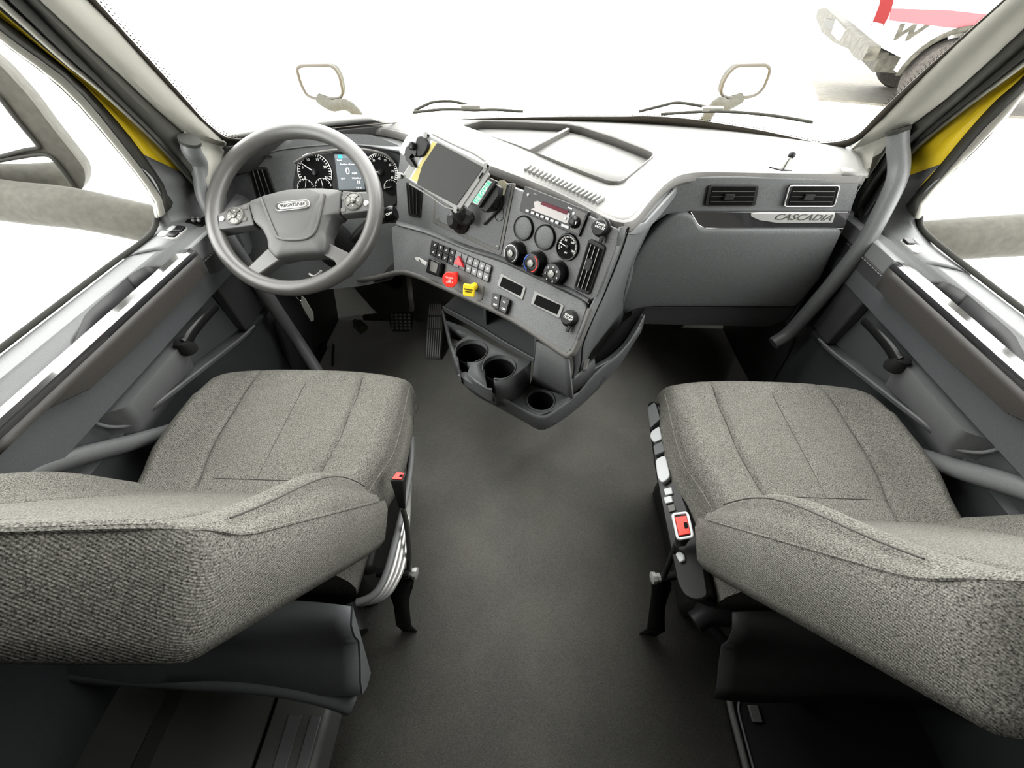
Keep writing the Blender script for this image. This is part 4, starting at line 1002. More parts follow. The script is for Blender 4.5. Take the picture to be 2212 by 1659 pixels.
# ================================================================ pedals
ac = E('accelerator_pedal', un(935, 775, 'z', 0), 'long ribbed accelerator pedal right of the brake pedal', 'pedal')
pb = un(933, 776, 'z', .015); ptop = un(940, 649, 'z', .17)
ax_ = (ptop-pb).normalized(); PA = PL(pb, V((1, 0, 0)).cross(ax_))
if PA.n.y > 0: PA = PL(pb, -(V((1, 0, 0)).cross(ax_)))
pq = [(926, 655), (933, 648), (945, 649), (955, 662), (957, 700), (952, 776), (917, 774), (921, 700)]
prism('pad', rp(PA.pts(pq, .006), .008), -PA.n*.012, 'pedal_rubber', ac, bevel=.003)
pr_ = []
for i in range(7):
    t = (i+.5)/7
    for (a0, a1) in (((927+27*t, 657), (924.5+30*t, 680)), ((924+31*t, 685), (922.5+33*t, 708)), ((922+33*t, 713), (919+32*t, 771))):
        A_, B_ = PA.at(*a0, .009), PA.at(*a1, .009); d = (B_-A_); pr_.append(box_vf((A_+B_)/2, d.length/2, .0019, .003, (d.normalized(), PA.n.cross(d.normalized()), PA.n)))
tag(multi('ribs', pr_, 'worn_rib', ac, bevel=.001), 'worn silver ribs')
bk = E('brake_pedal', un(865, 700, 'z', .12), 'square black rubber brake pedal on a bent metal arm', 'pedal')
PB = PL(un(865, 695, 'z', .17), V((0, -.75, .66)))
prism('pad', rp(PB.pts([(838, 676), (889, 673), (888, 712), (880, 716), (848, 716), (843, 708)], .006), .006), -PB.n*.02, 'black_plastic', bk, bevel=.003)
tr_ = []
for i in range(5):
    for j in range(5):
        u = 842+ (i+.5)*9.2 + j*.6; v = 677+(j+.5)*7.2
        tr_.append(box_vf(PB.at(u, v, .009), .0058, .0045, .003, (PB.ex, PB.ey, PB.n)))
multi('tread_blocks', tr_, 'pedal_rubber', bk, bevel=.0012)
tube('pedal_arm', [PB.at(888, 673, .0), PB.at(890, 664, .004), un(887, 640, 'y', 1.24), un(884, 612, 'y', 1.27), un(880, 580, 'y', 1.33)], .010, 'silver', bk, n=4, r2=.5, up=(1, 0, 0), smooth=4)
bt = lathe('bottle', un(785, 712, 'z', .03), (-.35, .3, .1), [(.006, .0), (.026, .002), (.028, .008), (.024, .03), (.026, .045), (.018, .055), (.012, .062), (.012, .07)], 'bottle_green', n=20)
tag(bt, 'small pale green plastic cylinder lying in the driver footwell', 'bottle')
# floor hardware in driver footwell
hw = E('seat_riser_bracket', V((-.74, .95, 0)), 'dark metal bracket and rod on the floor left of the footwell', 'bracket')
tube('rod', [un(688, 715, 'z', .05), un(692, 735, 'z', .04), un(695, 748, 'z', .02)], .006, 'steel_dark', hw, n=8)
tube('rail', [un(720, 745, 'z', .02), un(718, 790, 'z', .02)], .006, 'steel_dark', hw, n=8)
box('plate', un(650, 770, 'z', .03), .09, .08, .02, 'black_plastic', hw, bevel=.008)

# ================================================================ grab handles
for s, P in ((1, [(1940, 284, .855), (1939, 312, .865), (1942, 352, .88), (1938, 385, .885), (1920, 428, .885), (1881, 502, .88), (1852, 546, .875), (1794, 618, .865), (1736, 685, .85), (1701, 722, .835), (1670, 742, .80)]),
             (-1, [(410, 306, .855), (414, 326, .865), (428, 350, .88), (437, 384, .885), (446, 430, .885), (478, 492, .88), (508, 540, .875), (560, 615, .865), (604, 680, .85), (640, 732, .835), (668, 775, .80), (690, 810, .76)])):
    lb = 'tall grey tubular grab handle beside the passenger dashboard end' if s > 0 else 'tall grey tubular grab handle on the driver side left of the steering wheel'
    g_ = E('grab_handle', un(P[-1][0], P[-1][1], 'x', s*P[-1][2]), lb, 'grab handle', 'cab grab handles')
    pts_ = [un(u, v, 'x', s*x) for u, v, x in P]
    tube('tube', pts_, .021, 'trim_grey', g_, n=18)
    c_ = pts_[0]; n_ = (pts_[1]-pts_[0]).normalized()
    mc = [(1896, 278), (1935, 247), (1950, 268), (1957, 282), (1940, 292), (1922, 305), (1912, 326), (1900, 310)] if s > 0 else [(391, 240), (402, 243), (424, 268), (437, 300), (448, 350), (440, 355), (420, 320), (405, 310), (398, 290)]
    xs = s*.874
    PP = [un(u, v, 'x', xs) for u, v in mc]
    prism('mount_cover', rp(PP, .008), (s*.012, .012, 0), 'pillar_lower', g_, bevel=.002)
    lathe('collar', c_, n_, [(.023, -.006), (.023, .002), (.021, .003)], 'seal_dark', g_, n=20)

# ================================================================ seats
def seat(s):
    cx = -.587 if s < 0 else .605
    dy = 0 if s < 0 else 0
    lab = 'grey cloth driver seat behind the steering wheel' if s < 0 else 'grey cloth passenger seat with a white-buttoned control panel facing the aisle'
    st = E('driver_seat' if s < 0 else 'passenger_seat', (cx, .4, 0), lab, 'seat')
    ZT = .50
    # ---- cushion
    prof = [(.655, -.15, .93), (.69, -.13, .965), (.708, -.09, .985), (.712, -.05, .99), (.703, -.022, .985), (.688, -.006, .98), (.665, .002, .98)] + [(.665-.03*i, .003, .98) for i in range(1, 17)]
    def hw(y):
        t = (.69-y)/.5
        K = ((.20, .245), (.30, .25), (.36, .262), (.42, .283), (.48, .287), (.56, .284), (.62, .279), (.66, .272), (.69, .262), (.72, .255))
        for (a_, b_), (c_, d_) in zip(K, K[1:]):
            if y <= c_: return b_+(d_-b_)*max(0, (y-a_)/(c_-a_))
        return K[-1][1]
    nu = 110; vs = []; fs = []
    for j, (y, dz, sc) in enumerate(prof):
        h_ = hw(min(y, .69))*sc
        row = []
        for i in range(nu+1):
            u = -1+2*i/nu; x = u*h_
            au = abs(u); z = ZT+dz
            bol = .024*max(0, (au-.52)/.30)**1.5 if au < .82 else .024*(1-((au-.82)/.18)**2*1.8)
            k_ = min(1, max(0, (.70-y)/.12))
            z += bol*k_ if dz > -.02 else 0
            z -= .004 if False else 0
            yy = y - (.030*au**3 if y > .6 else 0)
            if dz > -.03:
                seamx = .50+.05*max(0, (.70-y)/.35)*0
                sx1 = .50+.04*((y-.45)/.25)
                for sx_, dp_, ww in ((sx1, .008, .018), (0.0, .0035, .012)):
                    dd_ = min(abs(u-sx_), abs(u+sx_)); 
                    if sx_ == 0 and y < .37: continue
                    z -= dp_*math.exp(-(dd_/ww)**2)*min(1, max(.2, (.71-y)/.03))
                if au < .5: z -= .006*math.exp(-((y-.362)/.006)**2)
            # sides round over
            if au > .93: z -= .030*((au-.93)/.07)**2*(1 if dz > -.02 else .3)
            row.append(V((cx+x, yy, z)))
        zb = ZT-.15
        side = lambda sg: [V((cx+sg*h_*1.005, row[0].y, max(zb, ZT+dz-.05))), V((cx+sg*h_*.995, row[0].y, max(zb, ZT+dz-.10))), V((cx+sg*h_*.94, row[0].y, zb))]
        full = list(reversed(side(-1))) + row + side(1)
        vs += full; n = len(full)
    L_ = len(prof)
    for j in range(L_-1):
        for i in range(n-1): fs.append((j*n+i, j*n+i+1, (j+1)*n+i+1, (j+1)*n+i))
        fs.append((j*n+n-1, j*n, (j+1)*n, (j+1)*n+n-1))
    fs.append(tuple(range(n))); fs.append(tuple(range((L_-1)*n, L_*n)))
    cu = mesh('cushion', vs, fs, 'fabric', st, ang=80)
    # seam cords
    def top(u, y):
        j = min(range(4, L_), key=lambda q: abs(prof[q][0]-y)); i = int(round((u+1)/2*nu))+3
        return vs[j*n+i]
    for sg in (-1, 1):
        tube('seam', [top(sg*(.50+.04*((y-.45)/.25)), y)+V((0, 0, .0005)) for y in (.70, .66, .6, .54, .48, .42, .36, .30, .24)], .0012, 'fabric_seam', cu, n=6, smooth=3)
    tube('seam', [top(u, .362)+V((0, 0, .0005)) for u in (-.48, -.3, -.1, .1, .3, .48)], .0010, 'fabric_seam', cu, n=6, smooth=3)
    tube('seam', [top(0, y)+V((0, 0, .0005)) for y in (.70, .64, .58, .5, .44, .37)], .0007, 'fabric_seam', cu, n=6, smooth=3)
    edge = [V((cx-s*hw(y)*.985, y-.0, ZT+.022*min(1, max(0, (.70-y)/.12))-.01)) for y in (.63, .58, .54, .48, .42, .36, .3)]
    tube('piping', edge, .0009, 'fabric', cu, n=6, smooth=4)
    # ---- backrest, local frame
    rc_ = math.radians(29); e = V((0, -math.sin(rc_), math.cos(rc_))); nn = V((0, math.cos(rc_), math.sin(rc_)))
    O = V((cx, .285, .495)) if s < 0 else V((cx, .262, .515))
    def halfw(a):
        K = ((-.1, .275), (.06, .285), (.435, .285), (.450, .280), (.460, .268), (.505, .17), (.515, .14), (.53, .125), (.75, .125))
        for (a_, b_), (c_, d_) in zip(K, K[1:]):
            if a < c_: return b_+(d_-b_)*max(0, (a-a_)/(c_-a_))
        return .125-.02*max(0, (a-.75)/.1)**2
    avals = [-.02, 0, .02] + [.03+.02*i for i in range(21)] + [.440+.006*i for i in range(16)] + [.55+.02*i for i in range(15)] + [.835, .845, .85]
    vs = []; fs = []; nu = 80
    for a in avals:
        h_ = halfw(a); endf = 1 if a < .80 else math.sqrt(max(0.02, 1-((a-.80)/.052)**2))
        row = []
        for i in range(nu+1):
            u = -1+2*i/nu; au = abs(u)
            d = .045
            bw = .052*math.exp(-((a-.16)/.17)**2)*math.exp(-((au-.82)/.13)**2)*(1 if u*s < 0 else .75)
            d += .016*min(1, max(0, (a-.40)/.06))
            d += bw
            d -= .010*math.exp(-((au-.55)/.02)**2)*min(1, max(0, (.55-a)/.1))
            if au > .94: d -= .022*((au-.94)/.06)**1.5 + bw*.0
            if .88 < au < .93: d -= .004
            row.append(O+e*a+V((u*h_, 0, 0))+nn*d*endf)
        dS = .045-.01
        q1 = .016*min(1, max(0, (a-.40)/.06)); q2 = .032*min(1, max(0, (a-.44)/.08))
        def sd(sg): return [O+e*a+V((sg*(h_+.004), 0, 0))+nn*((.040+q1)*endf), O+e*a+V((sg*(h_+.012), 0, 0))+nn*((.022+q1)*endf), O+e*a+V((sg*(h_+.012), 0, 0))-nn*((.035-q2)*endf), O+e*a+V((sg*(h_+.002), 0, 0))-nn*((.052-q2)*endf), O+e*a+V((sg*h_*.9, 0, 0))-nn*((.055-q2)*endf)]
        full = list(reversed(sd(-1)))+row+sd(1); n = len(full); vs += full
    L_ = len(avals)
    for j in range(L_-1):
        for i in range(n-1): fs.append((j*n+i, j*n+i+1, (j+1)*n+i+1, (j+1)*n+i))
        fs.append((j*n+n-1, j*n, (j+1)*n, (j+1)*n+n-1))
    fs.append(tuple(range(n))); fs.append(tuple(range((L_-1)*n, L_*n)))
    br = mesh('backrest', vs, fs, 'fabric', st, ang=80)
    for sg in (-1, 1):
        tube('piping', [O+e*a+V((sg*(halfw(a)+.003), 0, 0))+nn*(.0415+.016*min(1, max(0, (a-.40)/.06))) for a in [.02+.03*i for i in range(20)]], .0022, 'fabric', br, n=6, smooth=3)
        tube('seam', [O+e*a+V((sg*halfw(a)*.9, 0, 0))+nn*(.046+.045*math.exp(-((a-.16)/.17)**2)*(1 if sg*s < 0 else .75)) for a in [.02+.045*i for i in range(9)]], .0012, 'fabric_seam', br, n=6, smooth=3)
    # ---- lower skirt and vinyl rear cover
    rows = []
    for a, d, w in ((.03, -.045, .285), (-.03, -.04, .28), (-.08, -.035, .265), (-.11, -.02, .25)):
        rows.append([O+e*a+V((u*w, 0, 0))+nn*(d-.01*math.cos(u*3)) for u in [-1+i/8 for i in range(17)]])
    sheet('backrest_skirt', rows, 'vinyl_grey', st, raw=True, solid=.006)
    tube('skirt_hem', rows[-1], .006, 'vinyl_grey', st, n=8)
    sx = -s
    def xr(u): return cx + (u*.30)
    rows = []
    for k_, (y, z) in enumerate(((.15, .42), (.12, .40), (.105, .37), (.10, .335), (.075, .30), (.045, .265), (.03, .235), (.045, .215), (.07, .21))):
        rows.append([V((cx-s*(.245-.66*t), y+.006*math.sin(9*t+k_*.6), z+.012*math.sin(4*t+.5)*t)) for t in [i/20 for i in range(21)]])
    if s < 0:
        sheet('rear_cover', rows, 'vinyl', st, raw=True, solid=.004, ang=60)
        hm = [V((cx-s*(.215-.66*t), .045-.01*math.sin(3*t)-(.03*(1-t)**6), .235+.010*math.sin(8*t)-.05*(1-t)**8)) for t in [i/24 for i in range(25)]]
        tube('cover_hem', hm, lambda t: .014+.010*(1-t)**6, 'vinyl', st, n=12, smooth=2)
        prism('cover_side', [r[0] for r in rows], (.004, 0, 0), 'vinyl', st)
    else:
        sheet('rear_cover', [[p+V((.03, .02, -.02)) for p in r] for r in rows[:7]], 'vinyl_dark', st, raw=True, solid=.004, ang=60)
    # ---- base
    box('suspension_base', (cx+s*.02, .42, .17), .20, .20, .17, 'black_plastic', st, bevel=.03)
    box('seat_pan', (cx, .45, .335), .245, .22, .025, 'black_plastic', st, bevel=.015)
    ix = cx - s*.0
    inner = cx + (.275 if s < 0 else -.275)
    sg = 1 if s < 0 else -1
    if s < 0:
        for i in range(4):
            zz_ = .37-.022*i
            pts_ = [un(*q, 'z', zz_) for q in ((889, 945), (888-i, 1000), (876+2*i, 1075), (846+9*i, 1200), (824+9*i, 1262), (800+8*i, 1290), (770+4*i, 1302))]
            tag(tube('side_rail', pts_, .0065, 'silver' if i else 'trim_grey', st, n=10, r2=1.2, up=(0, 0, 1)), 'silver-grey ribbed side rail')
        lathe('height_cylinder', (inner-.09, .17, .28), (.5, -.8, 0), [(.03, 0), (.032, .02), (.03, .06)], 'black_plastic', st, n=20)
    else:
        # control panel with white buttons
        XP = inner-.012
        q_ = [(1398, 872), (1408, 866), (1424, 872), (1436, 930), (1452, 985), (1468, 1050), (1486, 1100), (1502, 1150), (1518, 1200), (1532, 1290), (1506, 1300), (1478, 1290), (1462, 1262), (1450, 1200), (1436, 1130), (1422, 1060), (1412, 1000), (1403, 930)]
        PZ = PL((XP, .45, .42), (-.55, 0, .83))
        cp_ = prism('control_panel', rp(PZ.pts(q_), .01), (.05, 0, -.05), 'black_gloss', st, bevel=.004)
        def bt_(q, h, m, nm, r=.006):
            return prism(nm, rp(PZ.pts(q, h), r), -PZ.n*(h+.004), m, cp_, bevel=.002)
        bt_([(1398, 880), (1414, 868), (1426, 905), (1404, 925)], .012, 'dash_grey', 'control_knob')
        bt_([(1406, 932), (1424, 920), (1430, 948), (1412, 956), (1404, 944)], .014, 'button_white', 'white_button')
        bt_([(1410, 962), (1430, 952), (1438, 974), (1414, 984)], .012, 'dash_grey', 'control_knob')
        bt_([(1415, 992), (1437, 982), (1448, 1030), (1430, 1044), (1420, 1032)], .014, 'button_white', 'white_button', .010)
        for v0 in (1056, 1074):
            bt_([(1433, v0), (1450, v0-4), (1453, v0+10), (1437, v0+14)], .006, 'light_button', 'small_button', .002)
        bt_([(1441, 1092), (1456, 1088), (1460, 1102), (1445, 1107)], .004, 'dash_edge', 'small_button', .002)
        bt_([(1458, 1196), (1466, 1190), (1476, 1196), (1478, 1210), (1468, 1216)], .010, 'light_button', 'small_button', .004)
        # recliner knob and chrome buckle low on the inner side
        tube('recline_lever', [un(1500, 1345, 'z', .27), un(1530, 1328, 'z', .28), un(1570, 1330, 'z', .28)], .022, 'black_plastic', st, n=14)
        bb = box('floor_latch', un(1614, 1420, 'z', .16), .028, .016, .012, 'steel_dark', st, bevel=.003, ax=(V((.8, -.6, 0)), V((.6, .8, 0)), V((0, 0, 1))))
        P0 = rp([un(u, v, 'z', .175) for u, v in ((1592, 1400), (1603, 1397), (1643, 1420), (1640, 1438), (1628, 1440), (1588, 1412))], .004)
        tube('latch_frame', P0, .0022, 'chrome', bb, n=8, closed=True, smooth=1)
        for i in range(5):
            a_, b_ = un(1592+i*4, 1402+i*2.2, 'z', .177), un(1590+i*4, 1413+i*2.2, 'z', .177)
            tube('latch_rib', [a_, b_], .0010, 'silver', bb, n=6, smooth=1)
        tag(sheet('belt_strap', [[un(1640, 1440, 'z', .12), un(1665, 1460, 'z', .10), un(1692, 1495, 'z', .06)], [un(1652, 1430, 'z', .12), un(1678, 1450, 'z', .10), un(1700, 1462, 'z', .06)]], 'strap', st, N=10, solid=.002), 'blue-grey strap')
        tube('base_frame', [un(1510, 1310, 'z', .2), un(1560, 1380, 'z', .15), un(1620, 1440, 'z', .12), un(1700, 1500, 'z', .08)], .012, 'black_plastic', st, n=10)
    return st
seat(-1); seat(1)

# seat belt buckles on stalks
def buckle(s):
    lab = 'red-button seat belt buckle standing beside the driver seat' if s < 0 else 'red-button seat belt buckle with a pale rim beside the passenger seat'
    if s < 0:
        X = -.262; hd = [(859, 1019), (878, 1021), (866, 1038), (843, 1038)]
        top_ = [un(u, v, 'z', .50) for u, v in ((856, 1018), (878, 1020), (870, 1040), (841, 1038))]
        low_ = [un(u, v, 'z', .435) for u, v in ((870, 1085), (876, 1085), (876, 1100), (860, 1098))]
        stalk = [(870, 1098, .43), (878, 1130, .39), (884, 1190, .32), (884, 1232, .27)]
        bolt = (886, 1238, .26); rod = ((815, 1238, .27), (884, 1238, .27))
        strap = [((862, 1250), (893, 1250), .245), ((842, 1278), (894, 1262), .22), ((850, 1305), (884, 1295), .19), ((856, 1350), (888, 1352), .09)]
    else:
        top_ = [un(u, v, 'z', .50) for u, v in ((1452, 1112), (1484, 1108), (1496, 1160), (1464, 1166))]
        low_ = [un(u, v, 'z', .44) for u, v in ((1458, 1165), (1476, 1165), (1482, 1180), (1462, 1182))]
        stalk = [(1462, 1175, .44), (1450, 1205, .38), (1434, 1245, .30)]
        bolt = (1423, 1249, .27); rod = ((1424, 1249, .27), (1470, 1240, .27))
        strap = [((1408, 1262), (1450, 1256), .255), ((1408, 1280), (1448, 1272), .22), ((1404, 1310), (1436, 1312), .16), ((1398, 1358), (1436, 1362), .09)]
    b_ = E('seat_belt_buckle', un(strap[-1][0][0], strap[-1][0][1], 'z', 0), lab, 'seat belt buckle', 'seat belt buckles')
    n = 4; t_ = rp(top_, .004); l_ = rp(low_, .004); m_ = len(t_)
    mesh('housing', t_+l_, [list(range(m_)), list(range(2*m_-1, m_-1, -1))]+[[i, m_+i, m_+(i+1) % m_, (i+1) % m_] for i in range(m_)], 'black_plastic', b_, bevel=.002)
    c_ = sum(top_, V())/4
    if s > 0: tube('rim', [p+V((0, 0, .001)) for p in rp(top_, .006)], .0028, 'light_button', b_, n=8, closed=True, smooth=1)
    prism('red_button', rp([c_+(p-c_)*(.72 if s < 0 else .74)+V((0, 0, .003)) for p in top_], .002), (0, 0, -.006), 'red_bright', b_, bevel=.001)
    prism('slot', [c_+(p-c_)*.25+V((.006, 0, .0036)) for p in top_], (0, 0, -.002), 'black_deep', b_)
    tube('stalk', [un(*q, 'z', z) for *q, z in stalk], .0062, 'steel_dark' if s < 0 else 'black_plastic', b_, n=10)
    for q in stalk[1:3]:
        pass
    lathe('bolt', un(bolt[0], bolt[1], 'z', bolt[2])+V((.012 if s < 0 else -.012, 0, 0)), (1 if s < 0 else -1, -.1, 0), [(.011, -.014), (.011, -.004), (.014, -.004), (.014, .004), (.009, .006)], 'silver', b_, n=8)
    tube('cross_rod', [un(rod[0][0], rod[0][1], 'z', rod[0][2]), un(rod[1][0], rod[1][1], 'z', rod[1][2])], .010, 'black_plastic', b_, n=10, smooth=1)
    sheet('bracket', [[un(*a, 'z', z) for a, c2, z in strap], [un(*c2, 'z', z) for a, c2, z in strap]], 'black_gloss', b_, N=12, solid=.005, sm=3)
    lp_ = strap[-1]
    p0_, p1_ = un(*lp_[0], 'z', lp_[2]), un(*lp_[1], 'z', lp_[2])
    sheet('strap', [[p0_, V((p0_.x, p0_.y, 0.002))], [p1_, V((p1_.x, p1_.y, .002))]], 'black_plastic', b_, N=4, sm=1, solid=.004)
buckle(-1); buckle(1)

# floor boxes behind the seats
fb = E('storage_box', (-.7, -.2, 0), 'low grooved dark storage box on the floor behind the driver seat', 'storage box')
bx_ = box('body', (-.735, -.14, .05), .29, .17, .05, 'vinyl_grey', fb, bevel=.012)
cut_ = []
for x0, x1 in ((-.485, -.460), (-.535, -.505)):
    box('groove', ((x0+x1)/2, -.13, .1005), (x1-x0)/2, .12, .0025, 'trim_grey', fb, bevel=.002)
box('lid_gap', (-.575, -.14, .1005), .003, .17, .002, 'black_deep', fb)
tag(box('hinge_strip', (-.815, -.14, .1005), .018, .17, .002, 'fabric_seam', fb), 'brown-black strip')
hp = E('floor_hatch', (.75, -.1, 0), 'dark floor hatch with a rounded raised rim behind the passenger seat', 'hatch')
R_ = rp([V((.505, .085, .012)), V((.505, -.45, .012)), V((1.0, -.45, .012)), V((1.0, .085, .012))], .05, 6)
prism('panel', R_, (0, 0, -.012), 'black_plastic', hp)
tube('rim', [p+V((0, 0, .006)) for p in R_], .008, 'vinyl_grey', hp, n=10, closed=True, smooth=1)
Ri = [p.lerp(V((.75, -.18, .012)), .07) for p in R_]
tube('rim', [p+V((0, 0, .003)) for p in Ri], .003, 'trim_grey', hp, n=8, closed=True, smooth=1)
box('latch', (.56, .03, .018), .012, .016, .004, 'vinyl_grey', hp, bevel=.002)

# ================================================================ outside
struct(mesh('ground', [(-90, -40, -1.35), (90, -40, -1.35), (90, 140, -1.35), (-90, 140, -1.35)], [(0, 1, 2, 3)], 'concrete'))
# hood
hd = E('truck_hood', (0, 2.2, .2), 'bright yellow truck hood just beyond the windscreen', 'hood')
rows = []
for y, zc_, zed, w_ in ((1.28, .72, .79, .95), (1.44, .72, .775, 1.0), (1.7, .66, .64, 1.04), (2.3, .42, .38, 1.05), (2.8, .18, .12, 1.0), (3.1, -.1, -.2, .9)):
    rows.append([V((w_*t, y+.0*abs(t), zc_+(zed-zc_)*abs(t)**3 + (.0))) for t in [-1+i/12 for i in range(25)]])
sheet('hood_shell', rows, 'yellow_paint', hd, raw=True, solid=.01, ang=60)
box('cowl', (0, 1.46, .66), .80, .04, .02, 'black_plastic', hd, bevel=.01)
# hood mirrors
for s, q_, arm_ in ((-1, [(640, 147), (650, 141), (712, 140), (724, 146), (735, 165), (742, 200), (738, 211), (716, 214), (680, 213), (662, 206), (648, 178)], [(690, 213), (715, 228), (770, 244)]),
              (1, [(1555, 204), (1560, 180), (1572, 158), (1590, 141), (1655, 139), (1664, 147), (1662, 160), (1650, 190), (1636, 204), (1618, 210), (1570, 212)], [(1600, 212), (1570, 228), (1535, 240)])):
    lb = 'rounded fender mirror outside the windscreen, '+('left one above the steering wheel' if s < 0 else 'right one near the parked pickup')
    m_ = E('fender_mirror', un(arm_[-1][0], arm_[-1][1], 'y', 2.75), lb, 'mirror', 'fender mirrors')
    P = [un(u, v, 'y', 2.8) for u, v in q_]
    prism('shell', rp(P, .03), (0, .06, 0), 'mirror_shell', m_, bevel=.01)
    c_ = sum(P, V())/len(P)
    prism('glass', rp([p.lerp(c_, .05)+V((0, -.004, 0)) for p in P], .03), (0, .002, 0), 'mirror_glass', m_)
    tube('rim', rp([p.lerp(c_, .02)+V((0, -.004, 0)) for p in P], .03), .009, 'frit', m_, n=8, closed=True, smooth=1)
    tube('arm', [un(u, v, 'y', 2.8-.03*i) for i, (u, v) in enumerate(arm_)]+[V((s*.93, 2.72, .15))], .03, 'mirror_shell', m_, n=12)
# wipers
for s, P, A_ in ((-1, [(890, 246), (935, 241), (975, 239), (1022, 241), (1070, 240), (1130, 244)], [(890, 246), (915, 234), (935, 227), (975, 226), (1015, 236)]),
             (1, [(1430, 250), (1490, 246), (1545, 244), (1600, 246), (1680, 254), (1762, 268)], [(1385, 248), (1435, 236), (1470, 229), (1520, 236), (1545, 241)])):
    w_ = E('wiper', onws(*P[0])+V((0, .02, 0)), 'thin windscreen wiper resting at the base of the glass, '+('left of centre' if s < 0 else 'right of centre'), 'wiper', 'windscreen wipers')
    tube('blade', [onws(*q)+V((0, .015, 0)) for q in P], .004, 'mirror_shell', w_, n=8)
    tube('wiper_arm', [onws(*q)+V((0, .035, 0)) for q in A_], .004, 'mirror_shell', w_, n=8)
    u_, v_ = A_[-1]; box('joint', onws(u_, v_)+V((0, .025, 0)), .03, .008, .006, 'frame_grey', w_, bevel=.003)
# big door mirrors
def dmirror(s):
    lb = 'large upright door mirror housing outside the driver window' if s < 0 else 'grey door mirror arm outside the passenger window'
    m_ = E('door_mirror', V((s*1.08, .95, .7)), lb, 'mirror', 'door mirrors')
    x = 1.35
    AP = [un(-90, 418, 'x', -1.55), un(40, 438, 'x', -1.42), un(170, 452, 'x', -1.27), un(320, 483, 'x', -1.12), un(420, 505, 'x', -1.03)] if s < 0 else [un(2420, 500, 'x', 1.55), un(2212, 508, 'x', 1.3), un(2020, 520, 'x', 1.1), un(1930, 525, 'x', 1.03)]
    tube('arm', AP, .055, 'mirror_shell', m_, n=20, r2=.9)
    if s > 0:
        outp = [(0, 140), (60, 205), (114, 277), (160, 335), (182, 364), (185, 390), (176, 413), (120, 440), (60, 455), (0, 430), (-160, 380), (-280, 180), (-240, 20), (-100, 60)]
    outp = [(0, 140), (60, 205), (114, 277), (160, 335), (182, 364), (185, 390), (176, 413), (120, 440), (60, 448), (0, 425), (-140, 360), (-240, 200), (-230, 60), (-100, 60)]
    PM = PL((-1.36, 1.15, .85), (.42, -.9, .05))
    O_ = PM.pts(outp)
    up_ = PM.pts([(-3, 206), (40, 262), (88, 319), (60, 322), (0, 338), (-80, 340), (-190, 250), (-150, 120)], .001)
    dn_ = PM.pts([(0, 346), (60, 336), (107, 331), (140, 372), (170, 416), (160, 425), (72, 441), (20, 436), (-60, 400), (-60, 360)], .001)
    if s > 0: O_, up_, dn_ = [[p+V((.30, 0, 0)) for p in mir(q)] for q in (O_, up_, dn_)]
    n_ = V((PM.n.x*(1 if s < 0 else -1), PM.n.y, PM.n.z))
    O_ = rp(O_, .02)
    c_ = sum(O_, V())/len(O_)
    k_ = len(O_); vs = O_+[p-n_*.06 for p in O_]+[p.lerp(c_, .3)-n_*.12 for p in O_]
    fs = [list(range(k_)), list(range(2*k_, 3*k_))]+[[j*k_+i, j*k_+(i+1) % k_, (j+1)*k_+(i+1) % k_, (j+1)*k_+i] for j in (0, 1) for i in range(k_)]
    mesh('housing', vs, fs, 'mirror_shell', m_)
    prism('main_glass', rp([p+n_*.004 for p in up_], .01), -n_*.003, 'mirror_glass', m_)
    prism('convex_glass', rp([p+n_*.004 for p in dn_], .02), -n_*.003, 'mirror_glass', m_)
    tube('glass_rim', [p+n_*.004 for p in rp(dn_, .02)], .005, 'seal_dark', m_, n=8, closed=True, smooth=1)
    tube('glass_rim', [p+n_*.004 for p in rp(up_, .01)], .005, 'seal_dark', m_, n=8, closed=True, smooth=1)
dmirror(-1); dmirror(1)

# pickup truck parked ahead on a raised pad
rc_ = dep(1863, 98, 5.6)
fdir = V((math.sin(math.radians(110)), math.cos(math.radians(110)), 0)); wdir = V((math.sin(math.radians(20)), math.cos(math.radians(20)), 0))
PS_ = PL(rc_, -wdir)          # near side plane
PR_ = PL(rc_, -fdir)          # rear plane
GZ = -.46
pk = E('pickup_truck', V((rc_.x, rc_.y, GZ)), 'white pickup truck with a red stripe parked ahead on the right', 'pickup truck')
def side(x, z, o=0): return V((rc_.x, rc_.y, 0))+fdir*x+wdir*o+V((0, 0, z))
zb_, zt_ = .22, 1.10
wc = PS_.at(2030, 172); wx = (wc-rc_).dot(fdir); wz = GZ+.42
# body side with wheel arch
arch = [side(wx+.50*math.cos(a), wz+.50*math.sin(a)) for a in [math.pi-math.pi*i/16 for i in range(17)]]
poly = [side(.02, zb_+.1), side(.0, zt_)] + [side(2.0, zt_), side(2.0, zb_-.15)] + [side(wx+.5, zb_-.15)] + list(reversed(arch)) + [side(wx-.5, zb_-.1)]
prism('bed_side', poly, wdir*1.8, 'white_paint', pk)
prism('cab', [side(2.02, zb_-.2), side(2.02, zt_+.55), side(3.6, zt_+.55), side(4.0, zt_), side(5.4, zt_-.1), side(5.4, zb_-.2)], wdir*1.8, 'white_paint', pk, bevel=.05)
sp_ = PS_.pts([(1925, 18), (2050, 22), (2212, 40), (2212, 62), (2050, 60), (1920, 44)], .012)
tag(prism('stripe', [p for p in sp_], wdir*.01, 'maroon_paint', pk), 'red side stripe')
tl_ = PS_.pts([(1908, -40), (1934, -20), (1930, 8), (1918, 40), (1908, 58), (1896, 63), (1880, 58), (1888, 42), (1900, 10)], .02)
tll = prism('tail_lamp', rp(tl_, .03), wdir*.08, 'tail_red', pk, bevel=.01)
prism('clear_lens', rp(PS_.pts([(1896, 62), (1881, 59), (1886, 47), (1908, 52), (1905, 60)], .025), .015), wdir*.02, 'light_button', tll)
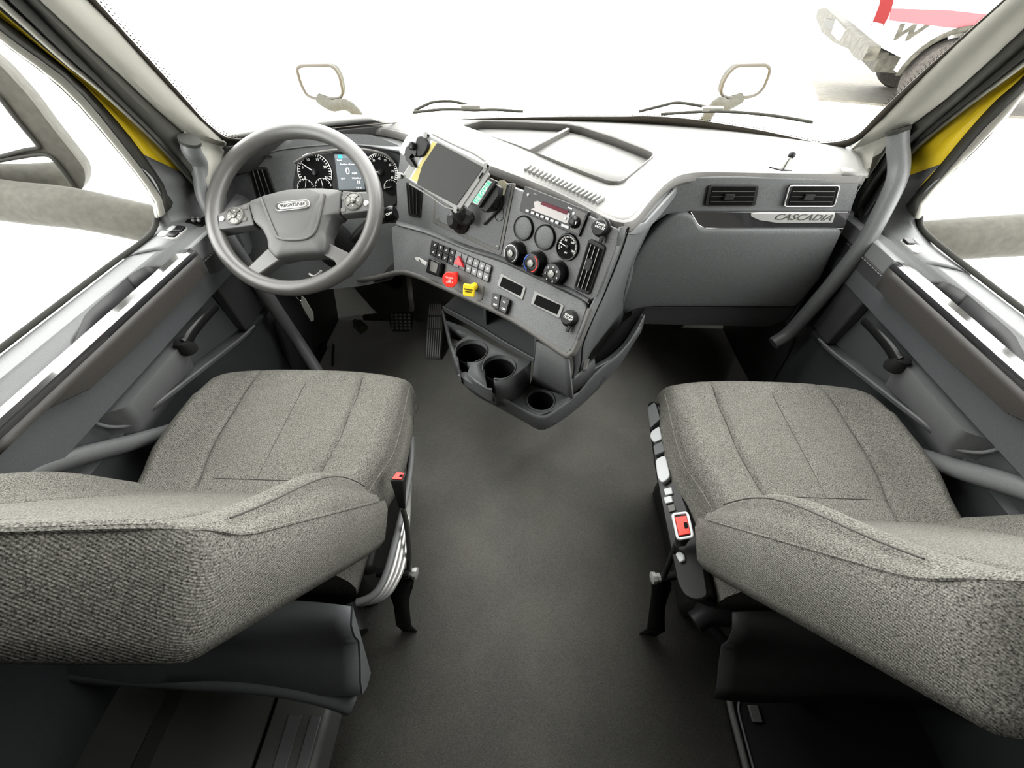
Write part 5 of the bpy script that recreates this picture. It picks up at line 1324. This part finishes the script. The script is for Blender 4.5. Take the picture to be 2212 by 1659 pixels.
text('side_writing', 'W', PS_.at(1954, 72, .015), PS_, .22, 'bumper_grey', pk, h=0, sx=1.35, ital=.3, bold=.012)
arch2 = sheet('wheel_arch_flare', [[side(wx+.50*math.cos(a), wz+.50*math.sin(a), -.01) for a in [math.pi-math.pi*i/16 for i in range(17)]], [side(wx+.56*math.cos(a), wz+.56*math.sin(a), -.04) for a in [math.pi-math.pi*i/16 for i in range(17)]]], 'bumper_grey', pk, raw=True, solid=.02)
whl = lathe('wheel', side(wx, wz, -.02), wdir, [(.24, 0), (.40, -.01), (.42, .03), (.42, .2), (.38, .24), (.1, .24)], 'tyre', pk, n=40)
lathe('rim', side(wx, wz, -.03), wdir, [(.10, -.02), (.16, .02), (.23, .03), (.25, -.01)], 'white_paint', whl, n=32)
lathe('wheel', side(wx+3.6, wz, -.02), wdir, [(.24, 0), (.40, -.01), (.42, .03), (.42, .2), (.38, .24), (.1, .24)], 'tyre', pk, n=40)
lathe('wheel', side(wx, wz, 1.6), wdir, [(.24, 0), (.40, -.01), (.42, .03), (.42, .2), (.38, .24), (.1, .24)], 'tyre', pk, n=40)
# rear bumper
bq = PR_.pts([(1783, 16), (1864, 88), (1878, 98), (1872, 114), (1862, 130), (1845, 124), (1832, 106), (1800, 92), (1775, 70), (1762, 40), (1766, 20)], .12)
bmp = prism('rear_bumper', rp(bq, .02), fdir*.14, 'bumper_grey', pk, bevel=.01)
prism('plate_recess', PR_.pts([(1805, 42), (1825, 64), (1812, 88), (1796, 72)], .13), fdir*.02, 'white_paint', bmp)
prism('step_pad', PR_.pts([(1784, 40), (1806, 44), (1798, 66), (1780, 58)], .13), fdir*.02, 'seal_dark', bmp)
tube('tailpipe', [side(.1, .10, .3), side(.45, .13, .3)], .04, 'bumper_grey', pk, n=14, smooth=1)
box('underbody', side(2.4, .02, .9), 2.0, .5, .10, 'bumper_grey', pk, ax=(fdir, wdir, V((0, 0, 1))))
on_ = (un(1850, 218, 'z', GZ)-rc_).dot(wdir); xl_ = (un(1742, 150, 'z', GZ)-rc_).dot(fdir)
pd_ = [side(xl_, GZ-.01, on_), side(7, GZ-.01, on_), side(7, GZ-.01, 5.5), side(xl_, GZ-.01, 5.5)]
pad = prism('raised_pad', [p+V((0, 0, -.03)) for p in pd_], (0, 0, -.85), 'concrete')
prism('top_surface', pd_, (0, 0, -.029), 'pad_shaded', pad)  # shading beside the pickup is put into this top's colour
tag(pad, 'raised concrete pad under the white pickup, its brownish top darkened as shade', 'pad')
